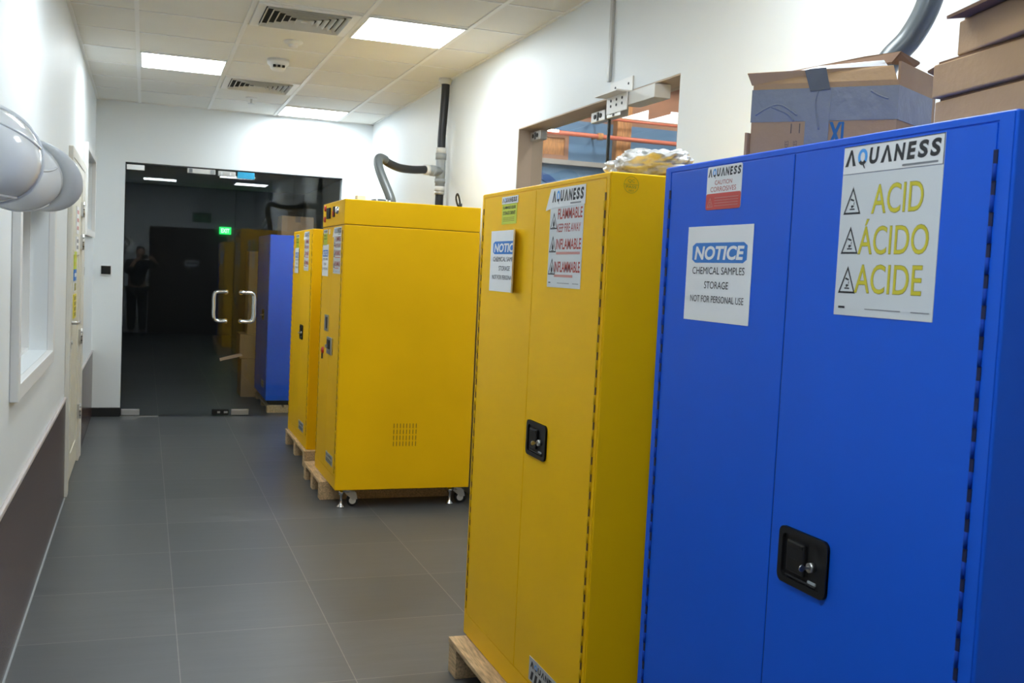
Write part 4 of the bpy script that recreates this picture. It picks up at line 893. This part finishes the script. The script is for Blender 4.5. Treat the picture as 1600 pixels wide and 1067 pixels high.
# ---------------------------------------------------------------- exhaust pipe with tee
def exhaust():
    px, py = 2.025, 7.30
    t = thing('exhaust_pipe', (px, py, gz1), 'black exhaust hose with grey tee fitting rising along the right wall to the ceiling', 'pipe'); r = 0.030
    m = MB(M['hose']); m.tube([(px+0.01, py, ZC), (px+0.012, py, ZC-0.12), (px+0.0, py, ZC-0.4), (px, py, 2.37)], r, sub=8); m.build('upper_hose', t)
    m = MB(M['pvc_white'], M['dark']); m.lathe((px+0.01, py, ZC), (0, 0, -1), [(0, 0), (0.048, 0), (0.048, 0.018), (0.042, 0.022), (0.042, 0.04), (0.031, 0.04)], seg=24); m.build('ceiling_collar', t)
    m = MB(M['pvc']); m.cyl((px, py, 2.10), (px, py, 2.36), 0.036, seg=24); m.cyl((px, py, 2.30), (px, py, 2.345), 0.040, seg=24); m.cyl((px, py, 2.13), (px, py, 2.16), 0.040, seg=24)
    dx, dy = 1.86-px, 7.215-py; ln = math.hypot(dx, dy); ux, uy = dx/ln, dy/ln; zt = 2.212
    m.cyl((px, py, zt), (px+ux*0.12, py+uy*0.12, zt), 0.036, seg=24); m.cyl((px+ux*0.06, py+uy*0.06, zt), (px+ux*0.09, py+uy*0.09, zt), 0.040, seg=24); te = m.build('tee_fitting', t)
    for (a, b) in ((2.345, 2.385), (2.07, 2.105)):
        m = MB(M['pvc_white']); m.cyl((px, py, a), (px, py, b), 0.037, seg=24); m.build('coupling', te)
    m = MB(M['pvc_white']); m.cyl((px+ux*0.12, py+uy*0.12, zt), (px+ux*0.155, py+uy*0.155, zt), 0.037, seg=24); m.build('coupling', te)
    m = MB(M['steel']); m.cyl((px, py, 2.045), (px, py, 2.07), 0.036, seg=24); m.build('hose_clamp', te)
    m = MB(M['hose']); m.tube([(px, py, 2.10), (px, py, 2.0), (px, py, 1.95), (px, py, gz1+0.004)], r, sub=5); m.build('lower_hose', t)
    m = MB(M['hose']); m.tube([(px+ux*0.15, py+uy*0.15, zt), (1.78, 7.14, 2.195), (1.66, 7.04, 2.19), (1.56, 6.94, 2.205), (1.505, 6.88, 2.225)], r*0.95, sub=8); m.build('side_hose', t)
    m = MB(M['hose_grey']); m.tube([(1.52, 6.895, 2.222), (1.475, 6.845, 2.228), (1.452, 6.80, 2.20), (1.455, 6.755, 2.14), (1.475, 6.70, 2.06), (1.50, 6.65, 1.98), (1.512, 6.622, 1.93), (1.512, 6.62, gz1+0.006)], r*1.02, sub=8); m.build('down_hose', t)
exhaust()
m = MB(M['hose_grey']); m.tube([(1.985, 2.20, ZC), (1.98, 2.205, 2.6), (1.955, 2.225, 2.36), (1.94, 2.24, 2.25), (1.915, 2.27, 2.17), (1.87, 2.30, 2.10), (1.83, 2.28, 2.0), (1.82, 2.25, 1.9), (1.82, 2.24, 1.776)], 0.033, sub=10)
tag(m.build('grey_hose', loc=(1.82, 2.24, 1.776)), 'thick grey hose curving up the right wall behind the taped carton', 'hose')

# ---------------------------------------------------------------- small wall things
def thermostat():
    t = thing('thermostat', (-0.331, YF, 1.348), 'small black square wall controller left of the far glass doors', 'controller')
    m = MB(M['pvc_white']); m.box(-0.379, -0.283, YF-0.02, YF, 1.30, 1.392, bev=0.004); m.build('back_plate', t)
    m = MB(M['black_gloss']); m.box(-0.372, -0.29, YF-0.026, YF-0.0195, 1.312, 1.388, bev=0.002); m.build('screen', t)
    t = thing('wall_switch', (XL, 8.3, 1.36), 'small grey switch on the left wall between the cream door and the far corner', 'switch')
    m = MB(M['pvc']); m.box(XL, XL+0.012, 8.22, 8.34, 1.31, 1.41, bev=0.003); m.build('back_plate', t)
    m = MB(M['black']); m.box(XL+0.0115, XL+0.018, 8.25, 8.31, 1.33, 1.39, bev=0.002); m.build('rocker', t)
thermostat()

def hard_hat(center, crown, peak, label, size):
    """center = middle of the brim plane, crown = direction of the dome top, peak = direction of the peak"""
    c = Vector(crown).normalized(); p = Vector(peak); p = (p-c*p.dot(c)).normalized(); s = c.cross(p); o = Vector(center)
    t = thing('hard_hat', center, label, 'hard hat', 'white hard hats on the left wall'); N, K = 48, 16; A, Bw, H = 0.124*size, 0.112*size, 0.142*size
    sh = MB(M['helmet']); rings = []
    def dome(th, ph, g=1.0):
        a = A*(1.0); q = math.cos(ph)**0.8 if math.cos(ph) > 0 else 0; return o+(p*math.cos(th)*a+s*math.sin(th)*Bw)*q*g+c*(H*math.sin(ph)**0.95)*g
    for j in range(K+1):
        ph = (math.pi/2)*j/K; rings.append([sh.bm.verts.new(dome(2*math.pi*k/N, min(ph, math.pi/2-1e-3))) for k in range(N)])
    for a, b in zip(rings, rings[1:]):
        for k in range(N): f = sh.bm.faces.new((a[k], a[(k+1) % N], b[(k+1) % N], b[k])); f.smooth = True
    f = sh.bm.faces.new(rings[-1]); f.smooth = True
    sh_o = sh.build('shell', t); so_ = sh_o.modifiers.new('thickness', 'SOLIDIFY'); so_.thickness = 0.003; so_.offset = -1
    # side panels slightly raised (the moulded crease lines) and crest ribs
    for sgn in (-1, 1):
        r = MB(M['helmet']); pts = []
        for k in range(25):
            u = k/24*math.pi; th = sgn*(math.pi/2)+math.cos(u)*0.95; ph = 0.12+math.sin(u)*0.78
            pts.append(dome(th, ph, 1.003))
        r.tube(pts, 0.0032, sub=2, seg=8); r.build('side_crease', t)
    for off in ():
        r = MB(M['helmet']); pts = []
        for k in range(17):
            a = math.pi*(0.14+0.72*k/16); q = o+p*A*math.cos(a)*0.98+c*(H*math.sin(a)**0.9)*1.0+s*off; pts.append(q)
        r.tube(pts, 0.006 if off == 0 else 0.004, sub=2, seg=8); r.build('crest_rib', t)
    b = MB(M['helmet']); n = 56; vs, fs = [], []
    for k in range(n):
        th = 2*math.pi*k/n; w = 0.006+0.042*max(0, math.cos(th))**1.6; dr = -0.018*max(0, math.cos(th))**1.5
        d = (p*math.cos(th)*A+s*math.sin(th)*Bw); e = d.normalized()
        vs += [o+d*0.985, o+d+e*w+c*dr, o+d+e*w+c*(dr-0.003), o+d*0.985-c*0.004]
    for k in range(n):
        i, j = 4*k, 4*((k+1) % n)
        for q in range(4): fs.append((i+q, j+q, j+(q+1) % 4, i+(q+1) % 4))
    b.faces(vs, fs, smooth=True); b.build('brim', t)
    # inside suspension band
    u = MB(M['black']); u.tube([o+(p*math.cos(2*math.pi*k/20)*A+s*math.sin(2*math.pi*k/20)*Bw)*0.9+c*0.012 for k in range(21)], 0.006, sub=2, seg=6); u.build('headband', t)
    return t
hard_hat((-0.322, 2.42, 1.69), (0.14, -0.95, -0.08), (-0.85, -0.1, 0.35), 'white hard hat nearest the camera, cut by the left edge of the picture', 0.9)
hard_hat((-0.322, 3.12, 1.708), (-0.30, -0.82, -0.45), (0.9, 0.0, -0.22), 'white hard hat hanging behind the nearest one, peak pointing into the corridor', 0.9)
for y, z in ((2.44, 1.68), (3.15, 1.72)):
    m = MB(M['steel']); m.box(XL, XL+0.006, y-0.015, y+0.015, z-0.03, z+0.03, bev=0.002); m.tube([(XL+0.004, y, z), (XL+0.06, y, z-0.01), (XL+0.11, y, z), (XL+0.12, y, z+0.02)], 0.004, sub=5, seg=8)
    tag(m.build('wall_hook', loc=(XL, y, z)), 'steel hook on the left wall holding the nearest hard hat' if y < 3 else 'steel hook on the left wall holding the second hard hat', 'hook')

# ---------------------------------------------------------------- beyond the far glass
def carton(x0, x1, y0, y1, z0, z1, label):
    t = thing('carton', ((x0+x1)/2, (y0+y1)/2, z0), label, 'box', 'cartons behind the far glass doors')
    m = MB(M['card']); m.box(x0, x1, y0, y1, z0+0.0005, z1, bev=0.004); m.build('carton_body', t)
    m = MB(M['tape']); m.box(x0+(x1-x0)*0.42, x0+(x1-x0)*0.58, y0-0.001, y1+0.001, z1-0.0002, z1+0.001); m.box(x0+(x1-x0)*0.42, x0+(x1-x0)*0.58, y0-0.0012, y0-0.0001, z1-0.06, z1+0.001); m.build('packing_tape', t)
carton(1.02, 1.45, 11.48, 11.9, 0, 0.42, 'brown carton on the floor behind the glass, bottom of the stack')
carton(1.0, 1.46, 11.5, 11.92, 0.4215, 0.69, 'brown carton in the middle of the stack behind the glass')
carton(1.08, 1.40, 11.55, 11.9, 0.6915, 1.60, 'tall tan carton on top of the stack behind the glass')
carton(1.30, 1.62, 10.6, 10.95, 1.7655, 1.97, 'tan carton on top of the blue cabinet behind the glass')
def exit_sign(x, y, z, w, h, face, letters, label, facing):
    t = thing('exit_sign', (x, y, z), label, 'sign'); d = -0.04 if facing < 0 else 0.04
    m = MB(face); m.box(x-w/2, x+w/2, min(y, y+d), max(y, y+d), z, z+h, bev=0.004); m.build('sign_box', t)
    L = MB(letters); L.recalc = False
    if facing < 0: L.text('EXIT', (x-w*0.36, y+d-0.001, z+h*0.2), (1, 0, 0), V, w*0.72, h*0.6, bold=0.03)
    else: L.text('EXIT', (x+w*0.36, y+d+0.001, z+h*0.2), (-1, 0, 0), V, w*0.72, h*0.6, bold=0.03)
    L.build('lettering', t)
exit_sign(1.48, YE, 2.0, 0.22, 0.14, M['exit_green'], M['exit_white'], 'glowing green exit sign at the end of the dark room behind the glass', -1)
exit_sign(1.05, YB, 2.22, 0.36, 0.19, M['exit_dim'], M['exit_dim'], 'unlit green exit sign above the brown door behind the photographer', 1)
def back_door():
    root = sroot('door_4', (0.9, YB, 0))
    m = MB(M['brown_door']); m.box(0.08, 1.72, YB, YB+0.05, 0.0, 2.1, bev=0.003); struct(m.build('door_leaf', root))
    m = MB(M['black']); m.box(0.89, 0.905, YB+0.0495, YB+0.053, 0.02, 2.08); struct(m.build('door_gap', root))
    m = MB(M['silver'], M['ink']); m.box(0.75, 1.02, YB+0.05, YB+0.054, 1.34, 1.46); m.box(0.78, 0.99, YB+0.0535, YB+0.055, 1.38, 1.42, M['ink']); struct(m.build('door_sign', root))
back_door()

# ---------------------------------------------------------------- the photographer, mirrored in the far glass
def skinned(name, nodes, edges, m, parent, root_i=0, sub=2):
    base = world_loc(parent); me = bpy.data.meshes.new(name); me.from_pydata([Vector(n[0])-base for n in nodes], edges, []); me.materials.append(m)
    o = bpy.data.objects.new(name, me); COL.objects.link(o); o.parent = parent
    sk = o.modifiers.new('skin', 'SKIN'); sk.use_smooth_shade = True
    if not me.skin_vertices: me.attributes.new('skin', 'FLOAT_VECTOR', 'POINT') if False else None
    bm = bmesh.new(); bm.from_mesh(me); lay = bm.verts.layers.skin.verify(); bm.verts.ensure_lookup_table()
    for v, n in zip(bm.verts, nodes):
        r = n[1]; v[lay].radius = (r, r) if isinstance(r, (int, float)) else r; v[lay].use_root = (v.index == root_i)
    bm.to_mesh(me); bm.free(); ss = o.modifiers.new('smooth', 'SUBSURF'); ss.levels = sub; ss.render_levels = sub
    return o
def photographer():
    t = thing('person', (-0.12, -0.26, 0), 'person in dark shirt and trousers raising a camera, mirrored in the far glass', 'person')
    # body: torso, neck, head, arms, legs ; facing +Y and a little +X
    N = [((-0.13, -0.28, 0.92), 0.14), ((-0.13, -0.28, 1.10), 0.125), ((-0.12, -0.28, 1.30), 0.15), ((-0.10, -0.26, 1.43), 0.055), ((-0.085, -0.225, 1.50), 0.065), ((-0.075, -0.205, 1.57), (0.078, 0.092)), ((-0.075, -0.215, 1.64), 0.062),
         ((-0.28, -0.24, 1.36), 0.06), ((-0.31, -0.10, 1.17), 0.045), ((-0.15, -0.075, 1.42), 0.03),
         ((0.05, -0.33, 1.36), 0.06), ((0.25, -0.25, 1.30), 0.045), ((0.15, -0.10, 1.46), 0.03),
         ((-0.22, -0.27, 0.86), 0.095), ((-0.22, -0.25, 0.48), 0.062), ((-0.22, -0.28, 0.09), 0.042), ((-0.19, -0.17, 0.04), 0.035),
         ((-0.04, -0.29, 0.86), 0.095), ((-0.02, -0.28, 0.48), 0.062), ((-0.02, -0.30, 0.09), 0.042), ((0.02, -0.19, 0.04), 0.035)]
    E = [(0, 1), (1, 2), (2, 3), (3, 4), (4, 5), (5, 6), (2, 7), (7, 8), (8, 9), (2, 10), (10, 11), (11, 12), (0, 13), (13, 14), (14, 15), (15, 16), (0, 17), (17, 18), (18, 19), (19, 20)]
    def hand(w, d, side):
        p = len(N); c = Vector(N[w][0]); N.append((tuple(c+Vector(d)*0.05), 0.026)); E.append((w, p)); q = Vector(N[p][0])
        for k, ln in enumerate((0.030, 0.036, 0.034, 0.026)):
            off = Vector((0, 0, 0.022-0.014*k)); a = len(N); N.append((tuple(q+Vector(d)*0.035+off+Vector((0, 0.010, 0))), 0.009)); N.append((tuple(q+Vector(d)*(0.035+ln)+off+Vector((0, 0.022, 0))), 0.008)); E.extend([(p, a), (a, a+1)])
        a = len(N); N.append((tuple(q+Vector((side*0.012, -0.022, 0.02))), 0.010)); N.append((tuple(q+Vector(d)*0.03+Vector((0, -0.035, 0.015))), 0.009)); E.extend([(p, a), (a, a+1)])
    hand(9, (0.8, 0.1, 0.3), 1); hand(12, (-0.75, 0.1, 0.2), -1)
    body = skinned('body', N, E, M['skin'], t)
    S = [((-0.13, -0.28, 0.88), 0.165), ((-0.13, -0.28, 1.10), 0.155), ((-0.12, -0.28, 1.30), 0.178), ((-0.105, -0.265, 1.40), 0.075), ((-0.28, -0.24, 1.36), 0.082), ((-0.31, -0.10, 1.17), 0.062), ((-0.20, -0.085, 1.30), 0.05), ((0.05, -0.33, 1.36), 0.082), ((0.25, -0.25, 1.30), 0.062), ((0.17, -0.17, 1.385), 0.05)]
    skinned('shirt', S, [(0, 1), (1, 2), (2, 3), (2, 4), (4, 5), (5, 6), (2, 7), (7, 8), (8, 9)], M['shirt'], t)
    T = [((-0.13, -0.28, 0.93), 0.16), ((-0.22, -0.27, 0.84), 0.115), ((-0.22, -0.25, 0.48), 0.085), ((-0.22, -0.28, 0.09), 0.07), ((-0.04, -0.29, 0.84), 0.115), ((-0.02, -0.28, 0.48), 0.085), ((-0.02, -0.30, 0.09), 0.07)]
    skinned('trousers', T, [(0, 1), (1, 2), (2, 3), (0, 4), (4, 5), (5, 6)], M['trousers'], t)
    skinned('hair', [((-0.085, -0.25, 1.56), 0.075), ((-0.075, -0.235, 1.62), 0.088), ((-0.07, -0.20, 1.655), 0.07)], [(0, 1), (1, 2)], M['hair'], t)
    for x, y in ((-0.21, -0.22), (0.0, -0.24)):
        m = MB(M['shoe']); m.box(x-0.045, x+0.045, y-0.11, y+0.15, 0.001, 0.085, bev=0.03, seg=4); m.build('shoe', t)
    # face
    m = MB(M['skin']); m.lathe((-0.055, -0.12, 1.555), (0.3, 0.95, -0.1), [(0.018, -0.02), (0.014, 0.0), (0.006, 0.012), (0, 0.014)], seg=14); m.build('nose', t)
    for sx in (-0.155, 0.005):
        m = MB(M['skin']); m.box(sx-0.008, sx+0.008, -0.225, -0.19, 1.54, 1.60, bev=0.006); m.build('ear', t)
    k = thing('hand_camera', (0.0, -0.06, 1.44), 'black camera held up to the photographer\'s eye, mirrored in the far glass', 'camera')
    m = MB(M['black']); m.box(-0.052, 0.052, -0.10, -0.066, 1.445, 1.52, bev=0.006); m.build('camera_body', k)
    m = MB(M['black']); m.cyl((0, -0.066, 1.485), (0, -0.035, 1.485), 0.026); m.build('lens', k)
photographer()
